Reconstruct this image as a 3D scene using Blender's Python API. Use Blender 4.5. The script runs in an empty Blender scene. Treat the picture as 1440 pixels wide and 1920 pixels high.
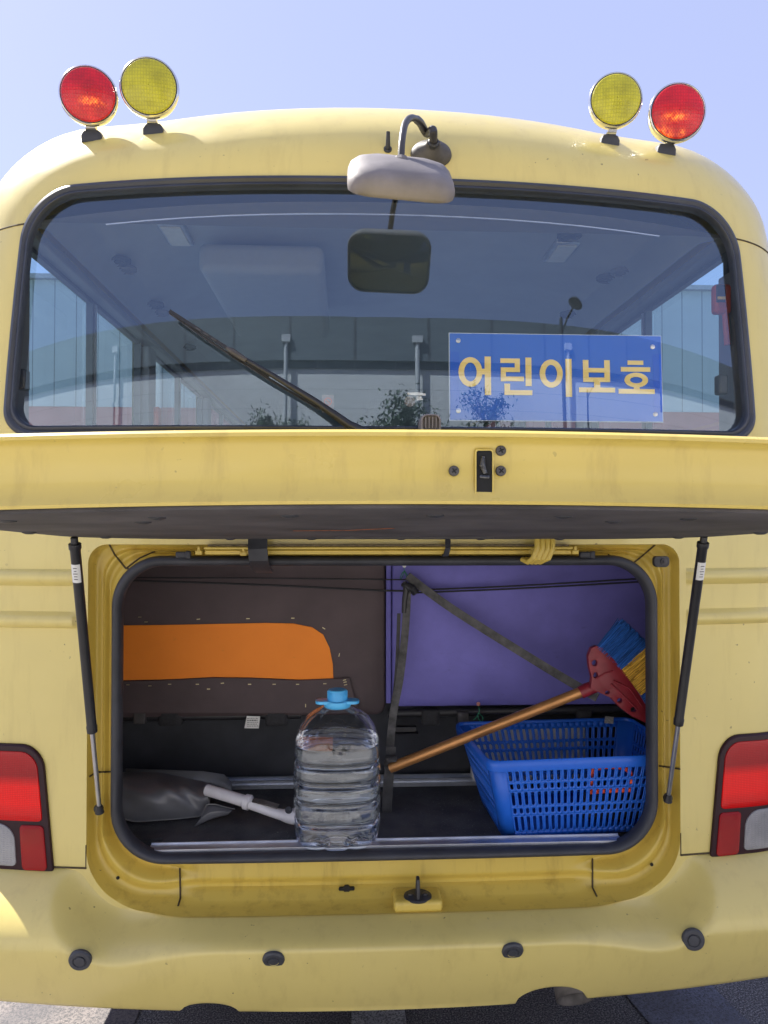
import bpy, bmesh, math, random
from math import sin, cos, pi, radians, sqrt, atan2
from mathutils import Vector, Matrix
random.seed(7)
S = bpy.context.scene
COL = S.collection

# ------------------------------------------------------------------ camera
CX, CY, CZ = -0.1018, -1.73, 1.47
YAW, PITCH, ROLL, FPX = 0.05017, 0.0140, 0.00133, 1386.0
fw = Vector((sin(YAW)*cos(PITCH), cos(YAW)*cos(PITCH), sin(PITCH)))
r0 = Vector((cos(YAW), -sin(YAW), 0)); u0 = r0.cross(fw)
RT = r0*cos(ROLL) + u0*sin(ROLL); UP = u0*cos(ROLL) - r0*sin(ROLL)
cd = bpy.data.cameras.new("camera"); cam = bpy.data.objects.new("camera", cd); COL.objects.link(cam)
cam.matrix_world = Matrix(((RT.x, UP.x, -fw.x, CX), (RT.y, UP.y, -fw.y, CY), (RT.z, UP.z, -fw.z, CZ), (0, 0, 0, 1)))
cd.sensor_fit = 'VERTICAL'; cd.sensor_height = 32.0; cd.lens = 32.0*FPX/1920.0
cd.clip_start = 0.05; cd.clip_end = 3000
S.camera = cam
S.render.resolution_x = 768; S.render.resolution_y = 1024

def at(u, v, y):
    """measured photo point -> point on the upright plane y (real place of that thing)"""
    d = fw*FPX + RT*(u-720) - UP*(v-960)
    t = (y-CY)/d.y
    return Vector((CX+t*d.x, y, CZ+t*d.z))

# ------------------------------------------------------------------ world, sun, exposure
SUN = Vector((-0.68, 0.50, 0.98)).normalized()
W = bpy.data.worlds.new("World"); S.world = W; W.use_nodes = True
wn = W.node_tree.nodes; wl = W.node_tree.links
bg = wn['Background']
sky = wn.new('ShaderNodeTexSky'); sky.sky_type = 'NISHITA'; sky.sun_disc = False
sky.sun_elevation = math.asin(SUN.z); sky.sun_rotation = atan2(SUN.x, SUN.y)
sky.air_density = 1.0; sky.dust_density = 0.6; sky.ozone_density = 3.0
tn = wn.new('ShaderNodeMix'); tn.data_type = 'RGBA'; tn.blend_type = 'MULTIPLY'; tn.inputs[0].default_value = 1
tn.inputs[7].default_value = (1.02, 0.86, 0.97, 1)
hz = wn.new('ShaderNodeMix'); hz.data_type = 'RGBA'; hz.inputs[0].default_value = 0.78; hz.inputs[7].default_value = (1.34, 1.48, 2.18, 1)
wl.new(sky.outputs[0], tn.inputs[6]); wl.new(tn.outputs[2], hz.inputs[6]); wl.new(hz.outputs[2], bg.inputs[0]); bg.inputs[1].default_value = 0.10
sd = bpy.data.lights.new("sun", 'SUN'); sd.energy = 3.2; sd.angle = radians(0.5); sd.color = (1.0, 0.95, 0.86)
sun = bpy.data.objects.new("sun", sd); COL.objects.link(sun)
sun.rotation_euler = (-SUN).to_track_quat('-Z', 'Y').to_euler()
S.view_settings.view_transform = 'Standard'; S.view_settings.look = 'None'
S.view_settings.exposure = 2.0; S.view_settings.gamma = 1.0
S.render.engine = 'CYCLES'
S.cycles.max_bounces = 14; S.cycles.transparent_max_bounces = 24; S.cycles.transmission_bounces = 12

# ------------------------------------------------------------------ helpers
def tag(o, label=None, cat=None, group=None, kind=None):
    if label: o['label'] = label
    if cat: o['category'] = cat
    if group: o['group'] = group
    if kind: o['kind'] = kind
    return o

def empty(name, loc=(0, 0, 0), parent=None):
    o = bpy.data.objects.new(name, None); COL.objects.link(o); o.location = loc
    o.empty_display_size = 0.1
    if parent: o.parent = parent; bake(o)
    return o

def bake(o):
    """keep the world place after parenting (parents are only translated)"""
    p = o.parent; off = Vector((0, 0, 0))
    while p is not None: off += p.location; p = p.parent
    o.location = Vector(o.location) - off

class MB:
    def __init__(s): s.v = []; s.f = []
    def add(s, vs, fs):
        n = len(s.v); s.v += [tuple(p) for p in vs]; s.f += [tuple(i+n for i in f) for f in fs]; return s
    def box(s, c, d, rot=None):
        hx, hy, hz = d[0]/2, d[1]/2, d[2]/2
        vs = [Vector((x, y, z)) for x in (-hx, hx) for y in (-hy, hy) for z in (-hz, hz)]
        if rot is not None: vs = [rot @ p for p in vs]
        vs = [p+Vector(c) for p in vs]
        return s.add(vs, [(0, 1, 3, 2), (4, 6, 7, 5), (0, 4, 5, 1), (2, 3, 7, 6), (0, 2, 6, 4), (1, 5, 7, 3)])
    def rings(s, rings, closed=True, cap0=False, cap1=False):
        n = len(rings[0]); base = len(s.v)
        for r in rings: s.v += [tuple(p) for p in r]
        m = n if closed else n-1
        for i in range(len(rings)-1):
            for j in range(m):
                a = base+i*n+j; b = base+i*n+(j+1) % n
                s.f.append((a, b, b+n, a+n))
        if cap0: s.f.append(tuple(base+j for j in range(n))[::-1])
        if cap1: s.f.append(tuple(base+(len(rings)-1)*n+j for j in range(n)))
        return s
    def tube(s, pts, r, n=12, cap=True, flat=None):
        pts = [Vector(p) for p in pts]; R = []
        prev = None
        for i, p in enumerate(pts):
            t = (pts[min(i+1, len(pts)-1)] - pts[max(i-1, 0)]).normalized()
            if prev is None:
                a = Vector((0, 0, 1)) if abs(t.z) < 0.9 else Vector((0, 1, 0))
                u = t.cross(a).normalized()
            else:
                u = (prev - t*prev.dot(t)).normalized()
            prev = u; w = t.cross(u)
            rr_ = r[i] if isinstance(r, (list, tuple)) else r
            R.append([p+(u*cos(2*pi*k/n)*rr_+w*sin(2*pi*k/n)*rr_) for k in range(n)])
        return s.rings(R, True, cap, cap)
    def lathe(s, prof, c, axis=(0, 0, 1), n=48, cap0=False, cap1=False):
        ax = Vector(axis).normalized(); q = Vector((0, 0, 1)).rotation_difference(ax)
        R = []
        for (r, h) in prof:
            R.append([Vector(c)+q @ Vector((r*cos(2*pi*k/n), r*sin(2*pi*k/n), h)) for k in range(n)])
        return s.rings(R, True, cap0, cap1)
    def strap(s, pts, w, t, face=(0, -1, 0)):
        """flat band through pts, wide side turned to `face`"""
        pts = [Vector(p) for p in pts]; R = []
        for i, p in enumerate(pts):
            d = (pts[min(i+1, len(pts)-1)] - pts[max(i-1, 0)]).normalized()
            f = Vector(face); f = (f-d*f.dot(d)).normalized(); sd_ = d.cross(f)
            R.append([p+sd_*w/2+f*t/2, p-sd_*w/2+f*t/2, p-sd_*w/2-f*t/2, p+sd_*w/2-f*t/2])
        return s.rings(R, True, True, True)
    def build(s, name, mat, parent=None, smooth=True, ang=35, bevel=0, bseg=2, solid=0, subsurf=0, flip=False):
        me = bpy.data.meshes.new(name); me.from_pydata(s.v, [], s.f)
        bm = bmesh.new(); bm.from_mesh(me); bmesh.ops.recalc_face_normals(bm, faces=bm.faces)
        if flip: bmesh.ops.reverse_faces(bm, faces=bm.faces)
        bm.to_mesh(me); bm.free()
        if smooth:
            me.shade_smooth()
            me.set_sharp_from_angle(angle=radians(ang))
        me.materials.append(mat)
        o = bpy.data.objects.new(name, me); COL.objects.link(o)
        if solid:
            m = o.modifiers.new("solid", 'SOLIDIFY'); m.thickness = solid; m.offset = 0
        if bevel:
            m = o.modifiers.new("bevel", 'BEVEL'); m.width = bevel; m.segments = bseg; m.limit_method = 'ANGLE'; m.angle_limit = radians(35)
            m.harden_normals = False
        if subsurf:
            m = o.modifiers.new("sub", 'SUBSURF'); m.levels = subsurf; m.render_levels = subsurf
        if parent: o.parent = parent; bake(o)
        return o

def polyprism(pts, y0, y1):
    """closed (x,z) outline -> prism between y0 and y1"""
    m = MB(); n = len(pts)
    m.rings([[(p[0], y0, p[1]) for p in pts], [(p[0], y1, p[1]) for p in pts]], True, True, True)
    return m

def rr(cx, cz, hw, hh, rb, rt, ns=24, nc=14):
    """rounded rectangle, counter-clockwise from bottom left, fixed point count"""
    P = []
    def side(a, b):
        for i in range(ns): P.append((a[0]+(b[0]-a[0])*i/ns, a[1]+(b[1]-a[1])*i/ns))
    def arc(c, r, a0):
        for i in range(nc): 
            a = a0+pi/2*i/nc; P.append((c[0]+r*cos(a), c[1]+r*sin(a)))
    side((cx-hw+rb, cz-hh), (cx+hw-rb, cz-hh)); arc((cx+hw-rb, cz-hh+rb), rb, -pi/2)
    side((cx+hw, cz-hh+rb), (cx+hw, cz+hh-rt)); arc((cx+hw-rt, cz+hh-rt), rt, 0)
    side((cx+hw-rt, cz+hh), (cx-hw+rt, cz+hh)); arc((cx-hw+rt, cz+hh-rt), rt, pi/2)
    side((cx-hw, cz+hh-rt), (cx-hw, cz-hh+rb)); arc((cx-hw+rb, cz-hh+rb), rb, pi)
    return P

def sstep(a, b, x):
    t = max(0, min(1, (x-a)/(b-a))); return t*t*(3-2*t)

# ------------------------------------------------------------------ materials
class NT:
    def __init__(s, name):
        s.m = bpy.data.materials.new(name); s.m.use_nodes = True
        s.n = s.m.node_tree.nodes; s.l = s.m.node_tree.links
        s.b = s.n['Principled BSDF']; s.out = s.n['Material Output']
    def tex(s): 
        return s.n.new('ShaderNodeTexCoord').outputs['Object']
    def noise(s, scale, detail=4, rough=0.55, stretch=None):
        t = s.n.new('ShaderNodeTexNoise'); t.inputs['Scale'].default_value = scale
        t.inputs['Detail'].default_value = detail; t.inputs['Roughness'].default_value = rough
        src = s.tex()
        if stretch:
            mp = s.n.new('ShaderNodeMapping'); mp.inputs['Scale'].default_value = stretch
            s.l.new(src, mp.inputs[0]); src = mp.outputs[0]
        s.l.new(src, t.inputs[0]); return t.outputs['Fac']
    def ramp(s, fac, stops):
        r = s.n.new('ShaderNodeValToRGB'); e = r.color_ramp.elements
        while len(e) < len(stops): e.new(0.5)
        for i, (p, c) in enumerate(stops):
            e[i].position = p; e[i].color = (c[0], c[1], c[2], 1) if not isinstance(c, (int, float)) else (c, c, c, 1)
        s.l.new(fac, r.inputs[0]); return r.outputs[0]
    def mix(s, fac, a, b, mode='MIX'):
        m = s.n.new('ShaderNodeMix'); m.data_type = 'RGBA'; m.blend_type = mode
        for sock, val in ((m.inputs[0], fac), (m.inputs[6], a), (m.inputs[7], b)):
            if hasattr(val, 'is_linked') or isinstance(val, bpy.types.NodeSocket): s.l.new(val, sock)
            elif isinstance(val, (int, float)): sock.default_value = val
            else: sock.default_value = (val[0], val[1], val[2], 1)
        return m.outputs[2]
    def set(s, **k):
        for a, v in k.items():
            i = s.b.inputs[a.replace('_', ' ')]
            if isinstance(v, bpy.types.NodeSocket): s.l.new(v, i)
            elif isinstance(v, (tuple, list)) and len(v) == 3: i.default_value = (*v, 1)
            else: i.default_value = v
        return s
    def bump(s, fac, strength=0.3, dist=0.002):
        b = s.n.new('ShaderNodeBump'); b.inputs['Strength'].default_value = strength; b.inputs['Distance'].default_value = dist
        s.l.new(fac, b.inputs['Height']); s.l.new(b.outputs[0], s.b.inputs['Normal']); return s

def simple(name, col, rough=0.5, metal=0.0, vary=0.15, nscale=30, bump=0.0, bscale=200, coat=0.0, spec=0.5):
    t = NT(name)
    f = t.noise(nscale, 5)
    lo = tuple(c*(1-vary) for c in col); hi = tuple(min(1, c*(1+vary)) for c in col)
    t.set(Base_Color=t.ramp(f, [(0.3, lo), (0.7, hi)]), Roughness=rough, Metallic=metal, Coat_Weight=coat)
    t.b.inputs['Specular IOR Level'].default_value = spec
    if bump: t.bump(t.noise(bscale, 3), bump, 0.002)
    return t.m

def paint(name, col, dirt=0.35, coat=0.5, rough=0.40):
    t = NT(name)
    big = t.noise(2.2, 5, 0.6)
    c0 = t.ramp(big, [(0.3, tuple(c*0.93 for c in col)), (0.7, tuple(min(1, c*1.05) for c in col))])
    # grime: thin streaks running down, patches and small specks
    st = t.noise(9, 5, 0.65, (3.0, 3.0, 0.45))
    d1 = t.ramp(st, [(0.52, 0.0), (0.80, 1.0)])
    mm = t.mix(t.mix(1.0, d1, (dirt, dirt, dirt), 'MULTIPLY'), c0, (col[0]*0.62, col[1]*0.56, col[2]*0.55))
    sp = t.ramp(t.noise(85, 2, 0.4), [(0.735, 0.0), (0.76, 1.0)])
    pm = t.ramp(t.noise(5.0, 2), [(0.45, 0.0), (0.62, 1.0)])
    spm = t.mix(1.0, sp, pm, 'MULTIPLY')
    mm = t.mix(t.mix(1.0, spm, (0.75,)*3, 'MULTIPLY'), mm, (0.10, 0.075, 0.03))
    t.set(Base_Color=mm, Roughness=t.ramp(t.noise(14, 4), [(0.3, rough-0.08), (0.7, rough+0.10)]), Coat_Weight=coat, Coat_Roughness=0.13)
    t.bump(t.noise(260, 2), 0.04, 0.001)
    return t.m

M = {}
M['paint'] = paint('pale_yellow_paint', (0.67, 0.55, 0.182), 0.30)
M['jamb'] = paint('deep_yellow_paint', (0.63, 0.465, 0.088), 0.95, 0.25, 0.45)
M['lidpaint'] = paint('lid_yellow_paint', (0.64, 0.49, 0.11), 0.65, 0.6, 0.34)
M['rubber'] = simple('black_rubber', (0.035, 0.037, 0.045), 0.55, vary=0.3, nscale=12, bump=0.1)
M['gasket'] = simple('window_rubber', (0.035, 0.04, 0.055), 0.35, vary=0.25, nscale=6)
M['liner'] = simple('lid_lining', (0.075, 0.07, 0.075), 0.8, vary=0.4, nscale=7, bump=0.35, bscale=160)
t = NT('boot_floor_mat'); sp_ = t.ramp(t.noise(210, 2, 0.5), [(0.66, 0.0), (0.70, 1.0)]); pm_ = t.ramp(t.noise(9, 3), [(0.40, 0.15), (0.60, 1.0)])
t.set(Base_Color=t.mix(t.mix(1.0, sp_, pm_, 'MULTIPLY'), t.ramp(t.noise(14, 5), [(0.35, (0.060, 0.061, 0.064)), (0.65, (0.105, 0.104, 0.104))]), (0.30, 0.29, 0.27)), Roughness=0.85); t.bump(t.noise(300, 3), 0.5, 0.002); M['carpet'] = t.m
M['darkwall'] = simple('boot_wall', (0.055, 0.058, 0.068), 0.85, vary=0.2, nscale=10)
M['chrome'] = simple('chrome', (0.75, 0.74, 0.70), 0.14, 1.0, vary=0.05)
M['steel'] = simple('brushed_steel', (0.55, 0.56, 0.58), 0.3, 1.0, vary=0.1)
M['alu'] = simple('aluminium_strip', (0.62, 0.65, 0.72), 0.34, 0.85, vary=0.12, nscale=20)
M['blackplastic'] = simple('black_plastic', (0.03, 0.03, 0.034), 0.4, vary=0.2)
M['greyplastic'] = simple('weathered_grey_plastic', (0.18, 0.165, 0.17), 0.6, vary=0.2, nscale=12, bump=0.1)
M['dustplastic'] = simple('dusty_black_plastic', (0.07, 0.065, 0.065), 0.6, vary=0.4, nscale=25)
M['strutblack'] = simple('strut_black', (0.02, 0.02, 0.022), 0.35, vary=0.1)
M['white'] = simple('white_label', (0.7, 0.7, 0.68), 0.5, vary=0.05)
M['print'] = simple('label_print', (0.06, 0.06, 0.06), 0.6)
M['seam'] = simple('dirty_sealant', (0.07, 0.05, 0.025), 0.85, vary=0.4, nscale=40)
M['galv'] = simple('galvanised_steel', (0.50, 0.50, 0.50), 0.5, vary=0.1)
M['hole'] = simple('dark_hole', (0.008, 0.008, 0.008), 0.8)

def glassmat(name, tint, refl, rough=0.0, refl_tint=(1, 1, 1)):
    t = NT(name); t.n.remove(t.b)
    tr = t.n.new('ShaderNodeBsdfTransparent'); tr.inputs[0].default_value = (*tint, 1)
    gl = t.n.new('ShaderNodeBsdfGlossy'); gl.inputs['Roughness'].default_value = rough; gl.inputs[0].default_value = (*refl_tint, 1)
    lw = t.n.new('ShaderNodeLayerWeight'); lw.inputs[0].default_value = 0.5
    pw = t.n.new('ShaderNodeMath'); pw.operation = 'POWER'; pw.inputs[1].default_value = 4.0; t.l.new(lw.outputs['Facing'], pw.inputs[0])
    ma = t.n.new('ShaderNodeMath'); ma.operation = 'ADD'; ma.inputs[1].default_value = refl+0.03; ma.use_clamp = True
    t.l.new(pw.outputs[0], ma.inputs[0])
    mx = t.n.new('ShaderNodeMixShader'); t.l.new(ma.outputs[0], mx.inputs[0])
    t.l.new(tr.outputs[0], mx.inputs[1]); t.l.new(gl.outputs[0], mx.inputs[2]); t.l.new(mx.outputs[0], t.out.inputs[0])
    return t.m
M['glass'] = glassmat('rear_glass', (0.95, 0.97, 0.98), 0.130, 0.0, (0.66, 0.82, 1.0))
M['sideglass'] = glassmat('side_glass', (0.56, 0.81, 0.90), 0.04)

# ------------------------------------------------------------------ shape of the bus tail
WB = 1.08
def ztop(x):
    x = abs(x); d = 2.688-0.120*x*x
    if x > 0.84:
        q = min(0.24, x-0.84); d -= 0.24-sqrt(max(0, 0.24*0.24-q*q))
    return d
ZC = 1.5
OUT = []   # outline of the cross section above ZC, polar table
def _outline():
    pts = []
    for i in range(60): pts.append((WB, ZC+(ztop(WB)-ZC)*i/60))
    for i in range(400):
        a = pi/2*i/399; x = WB*cos(a); pts.append((x, ztop(x)))
    return [(atan2(z-ZC, x), sqrt(x*x+(z-ZC)**2)) for x, z in pts]
OUT = _outline()
def rout(phi):
    lo, hi = 0, len(OUT)-1
    if phi <= OUT[0][0]: return OUT[0][1]
    if phi >= OUT[-1][0]: return OUT[-1][1]
    while hi-lo > 1:
        m = (lo+hi)//2
        if OUT[m][0] <= phi: lo = m
        else: hi = m
    a, b = OUT[lo], OUT[hi]; t = (phi-a[0])/max(1e-9, b[0]-a[0]); return a[1]+(b[1]-a[1])*t
def base(x, z):
    return 0.07*abs(x)**3 + 0.045*max(0, z-1.6)
def F(x, z):
    ax = abs(x); y = base(x, z)
    if z < ZC:
        q = min(1, max(0, (ax-0.90)/0.18)); return y+0.13*(1-sqrt(max(0, 1-q*q)))
    phi = atan2(z-ZC, ax); rho = sqrt(ax*ax+(z-ZC)**2)/rout(phi)
    t = sstep(radians(22), radians(62), phi)
    rho0 = 0.833+(0.715-0.833)*t; Rd = 0.13+(0.62-0.13)*t; ex = 2-0.15*t
    q = min(1, max(0, (rho-rho0)/(1-rho0)))
    return y+Rd*(1-max(0, 1-q**ex)**(1/ex))
def FP(x, z, off=0): return Vector((x, F(x, z)-off, z))
def FN(x, z):
    e = 0.004; return Vector((F(x+e, z)-F(x-e, z), -2*e, F(x, z+e)-F(x, z-e))).normalized()

def winpt(x, z):     # rear window outline: narrower and arched at the top
    f = (z-1.69)/0.59
    return (x*(1-0.042*max(0, f)**1.3), z-0.030*(x/0.9)**2*max(0, min(1, f*1.2)))
def wincurve(inset):
    return [winpt(*p) for p in rr(0.0, 1.984, 0.912-inset, 0.312-inset, 0.070-inset*0.5, 0.125-inset*0.5, 40, 22)]

bus = empty('school_minibus', (0, 0, 0))
tag(bus, 'pale yellow school minibus seen from behind with its boot lid raised', 'minibus')

# --- upper tail: ring from the window opening to the outline, then the roof going forward
win0 = wincurve(0.0)
def rayout(p, c=(0, 1.95), zb=1.60):
    dx, dz = p[0]-c[0], p[1]-c[1]
    lo, hi = 0.0, 6.0
    def inside(k):
        x = c[0]+dx*k; z = c[1]+dz*k
        if z < zb or abs(x) > WB: return False
        if z < ZC: return True
        return sqrt(x*x+(z-ZC)**2) < rout(atan2(z-ZC, abs(x)))
    for _ in range(50):
        m = (lo+hi)/2
        if inside(m): lo = m
        else: hi = m
    return (c[0]+dx*lo, c[1]+dz*lo)
outer = [rayout(p) for p in win0]
for cx_ in (-WB, WB):
    k = min(range(len(outer)), key=lambda i: (outer[i][0]-cx_)**2+(outer[i][1]-1.60)**2); outer[k] = (cx_, 1.60)
R = []
R.append([(p[0], F(*p)+0.03, p[1]) for p in wincurve(0.012)])
R.append([(p[0], F(*p)+0.004, p[1]) for p in wincurve(0.002)])
NR = 22
for i in range(NR+1):
    s = sin(pi/2*i/NR)**1.0 if i < NR else 1.0
    R.append([tuple(FP(a[0]+(b[0]-a[0])*s, a[1]+(b[1]-a[1])*s)) for a, b in zip(win0, outer)])
tail = MB().rings(R, True).build('tail_panel', M['paint'], bus)

# sides and roof going forward
YE = 6.7
ys = [0.218, 0.42, 1.68, 1.78, 3.10, 3.20, 4.52, 4.62, 5.92, 6.02, YE]
side = MB()
for sgn in (-1, 1):
    for a, b in zip(ys[1:-1], ys[2:]):
        pillar = (b-a) < 0.2
        side.add([(sgn*WB, a, 0.45), (sgn*WB, b, 0.45), (sgn*WB, b, 1.50), (sgn*WB, a, 1.50)], [(0, 1, 2, 3)])
        if pillar: side.add([(sgn*WB, a, 1.50), (sgn*WB, b, 1.50), (sgn*WB, b, 2.29), (sgn*WB, a, 2.29)], [(0, 1, 2, 3)])
    side.add([(sgn*WB, ys[1], 2.29), (sgn*WB, YE, 2.29), (sgn*WB, YE, ztop(WB)+0.001), (sgn*WB, ys[1], ztop(WB)+0.001)], [(0, 1, 2, 3)])
    zz = [0.45+(ztop(WB)-0.45)*i/60 for i in range(61)]
    side.rings([[(sgn*WB, F(WB, z)-0.001, z) for z in zz], [(sgn*WB, ys[1], z) for z in zz]], False)
side.build('side_panel', M['paint'], bus, smooth=False)
roof = MB()
xs = [WB*cos(pi*i/120) for i in range(121)]
R = [[(x, F(x, ztop(x)-1e-5), ztop(x)) for x in xs], [(x, 1.2, ztop(x)+0.0) for x in xs], [(x, YE, ztop(x)) for x in xs]]
roof.rings(R, False).build('roof_panel', M['paint'], bus)

# --- mid panel with the boot opening
OPC = 1.0085
def openc(d, drop=0.0):   # boot jamb outline: d grows inwards from the panel edge (0) to the seal (1)
    hw = 0.703+(0.645-0.703)*d; zt = 1.418+(1.386-1.418)*d; zb = 0.580+(0.682-0.580)*d
    return rr(0, (zt+zb)/2, hw, (zt-zb)/2, 0.135+(0.125-0.135)*d, 0.045+(0.115-0.045)*d, 60, 24)
inn = openc(0)
def rect_ray(p, c=(0, 1.0), hw=WB, z0=0.52, z1=1.60):
    dx, dz = p[0]-c[0], p[1]-c[1]; k = 1e9
    if abs(dx) > 1e-9: k = min(k, hw/abs(dx))
    if dz > 1e-9: k = min(k, (z1-c[1])/dz)
    if dz < -1e-9: k = min(k, (z0-c[1])/dz)
    return (c[0]+dx*k, c[1]+dz*k)
out2 = [rect_ray(p) for p in inn]
for c in ((-WB, .52), (WB, .52), (WB, 1.6), (-WB, 1.6)):
    k = min(range(len(out2)), key=lambda i: (out2[i][0]-c[0])**2+(out2[i][1]-c[1])**2); out2[k] = c
def rib(x, z):
    w = sstep(0.722, 0.735, abs(x))
    g = 0
    for zc, h in ((1.341, 0.018), (1.240, 0.018)):
        g += max(0, 1-((z-zc)/h)**2)**0.7 if abs(z-zc) < h else 0
    return 0.018*g*w
# regular grid on each flank (for the pressed ribs), ring only near the opening
def flank(sgn):
    m = MB(); R = []
    for j in range(0, 221):
        z = 0.52+1.08*j/220; row = []
        for i in range(0, 41):
            x = 0.720+(WB-0.720)*sin(pi/2*i/40)
            row.append((sgn*x, F(x, z)-rib(x, z), z))
        R.append(row)
    return m.rings(R, False)
mid = flank(-1)
f2 = flank(1); mid.add(f2.v, f2.f)
# area between flank and opening + strip above the opening
o3 = []
for p in inn:
    q = rect_ray(p, (0, 1.0), 0.7202, 0.52, 1.60); o3.append(q)
for c in ((-.7002, .52), (.7002, .52), (.7002, 1.6), (-.7002, 1.6)):
    k = min(range(len(o3)), key=lambda i: (o3[i][0]-c[0])**2+(o3[i][1]-c[1])**2); o3[k] = c
R = [[(p[0], F(*p)+0.0, p[1]) for p in inn]]
for t in (0.3, 0.6, 1.0):
    R.append([(a[0]+(b[0]-a[0])*t, F(a[0]+(b[0]-a[0])*t, a[1]+(b[1]-a[1])*t), a[1]+(b[1]-a[1])*t) for a, b in zip(inn, o3)])
mid.rings(R, True)
mid.build('rear_panel', M['paint'], bus)

# --- jamb round the boot opening: pressed channel between panel edge and seal
def jamby(p, d):
    """depth of the pressed channel: deeper in the corners and along the bottom"""
    x, z = p; b = sstep(0.9, 0.70, z)
    prof = [(0, 0.0), (0.10, 0.040), (0.34, 0.050), (0.46, 0.040), (0.62, 0.052), (0.8, 0.040), (1.0, 0.030)]
    for (a, ya), (c, yc) in zip(prof[:-1], prof[1:]):
        if a <= d <= c: y = ya+(yc-ya)*sstep(a, c, d); break
    # bottom sill: steep riser and a ledge under it
    yb = 0.0 if d < 0.02 else (0.012+0.10*min(d, .25)/.25*0.35 if d < .25 else 0.050-0.012*sstep(.3, .5, d))
    bp = lambda c_, w_: max(0, 1-((d-c_)/w_)**2)**2
    cornery = (0.010*sin(pi*min(1, max(0, d)))-0.022*bp(0.36, 0.20)+0.012*bp(0.66, 0.13))*sstep(0.42, 0.56, abs(x))*sstep(0.85, 0.72, z)
    mid_ = sstep(0.52, 0.44, abs(x))*b
    return y*(1-mid_)+yb*mid_ + cornery*(1-mid_)
R = [[(p[0], F(p[0], p[1])-0.034*(1-sstep(0.46, 0.64, abs(p[0])))*sstep(0.75, 0.60, p[1]), p[1]-0.0015*sstep(0.75, 0.60, p[1])) for p in openc(0)]]
for k in range(0, 29):
    d = k/28; c = openc(d)
    R.append([(p[0], F(p[0], p[1])+jamby(p, d), p[1]) for p in c])
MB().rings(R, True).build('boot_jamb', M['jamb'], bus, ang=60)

# seal: swept rubber section
def sweep(curvefn, sec, yfn):
    return MB().rings([[(p[0], yfn(p)+dy, p[1]) for p in curvefn(off)] for off, dy in sec+[sec[0]]], True)
sec = [(0.0, 0.03)]+[(0.010-0.012*cos(pi*i/10), 0.022-0.022*sin(pi*i/10)) for i in range(11)]+[(0.020, 0.036), (0.0, 0.05)]
def sealcurve(off):
    return rr(0, 1.033, 0.648-off, 0.356-off, 0.125-off*.7, 0.115-off*.7, 60, 24)
sweep(sealcurve, sec, lambda p: F(p[0], p[1])*0.6+0.002).build('boot_seal', M['rubber'], bus)

# --- caulked joints in the jamb
def jambpt(u, v, off=0.0):
    p = at(u, v, 0.02); 
    # slide along the view ray to the jamb surface
    for _ in range(6):
        x, z = p.x, p.z
        p = at(u, v, 0.035)
    return p
def joint(pxs, y=0.037, r=0.0022):
    pts = [at(u, v, y) for u, v in pxs]
    MB().tube(pts, r, 8).build('joint_line', M['seam'], bus)

# --- rear window
gc = wincurve(0.012)
gl = MB(); rings = []
for k in range(0, 25):
    t = 1-(k/24)
    ring = []
    for p in gc:
        x = p[0]*t; z = 1.99+(p[1]-1.99)*t
        ring.append((x, base(x, z)+0.016, z))
    rings.append(ring)
gl.rings(rings[:-1], True, False, True)
glass = gl.build('rear_window', M['glass'], bus, ang=80)
# recompute cleanly as a grid-like disc: last ring is small and flat
sec = [(-0.003, 0.012), (-0.003, -0.003), (0.0, -0.007), (0.006, -0.009), (0.010, -0.006), (0.013, -0.004), (0.016, -0.007), (0.020, -0.008), (0.024, -0.003), (0.024, 0.006), (0.024, 0.016), (0.0, 0.03)]
sweep(wincurve, sec, lambda p: F(p[0], p[1])).build('window_gasket', M['gasket'], glass, ang=50)

# body seams beside the window
for sgn in (-1, 1):
    MB().tube([FP(sgn*(0.868+(WB-0.868)*sin(pi/2*i/14)), 2.185-0.012*(i/14), 0.0003) for i in range(15)], 0.0022, 6).build('panel_gap', M['seam'], bus)

# --- bumper
def bt(x):
    a = abs(x)
    if a < 0.568: return 0.576
    if a > 0.6925: return 0.668
    return min(0.668, 0.576+0.135-sqrt(max(0, 0.135**2-(a-0.568)**2)))
def bb(x):
    z0_ = z = 0.372+0.045*x*x
    for c, w, h in ((-0.405, 0.062, 0.026), (0.365, 0.082, 0.046)):
        q = (x-c)/w
        if abs(q) < 1: z = max(z, z0_+h*sqrt(1-q*q))
    return z
def bdist(x, z):
    """distance outside the boot recess outline"""
    hw, zb, r = 0.703, 0.576, 0.135; zc = 1.2; hh = zc-zb
    qx = abs(x)-hw+r; qz = abs(z-zc)-hh+r
    return sqrt(max(qx, 0)**2+max(qz, 0)**2)+min(max(qx, qz), 0)-r
def by(x, s):
    a = abs(x); q = min(1, max(0, (a-0.93)/0.17)); z = bt(x)+(bb(x)-bt(x))*s
    plan = -0.112+0.034*(a/0.87)**2.6+0.18*(1-sqrt(max(0, 1-q*q)))
    top = base(x, .6)+0.004+0.13*(1-sqrt(max(0, 1-min(1, max(0, (a-0.90)/0.18))**2)))-0.032*(1-sstep(0.46, 0.64, a))
    d1 = max(0, bdist(x, z)); w1 = 0.038+0.047*sstep(0.36, 0.70, a)
    t1 = min(1, d1/w1); k1 = (sin(pi/2*t1)**0.9)*(1-0.0) if a < 0.45 else sin(pi/2*t1)**(0.9+1.1*sstep(0.45, 0.66, a))
    t2 = min(1, max(0, (0.668-z)/0.135)); k2 = sin(pi/2*t2)**0.8
    y = top+(plan-top)*k1*k2
    u_ = min(1, max(0, (0.542-z)/0.165))
    return y+0.060*(0.55*u_+0.45*u_*u_)*k1*k2
bm_ = MB(); R = []
NX = 420
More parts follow.
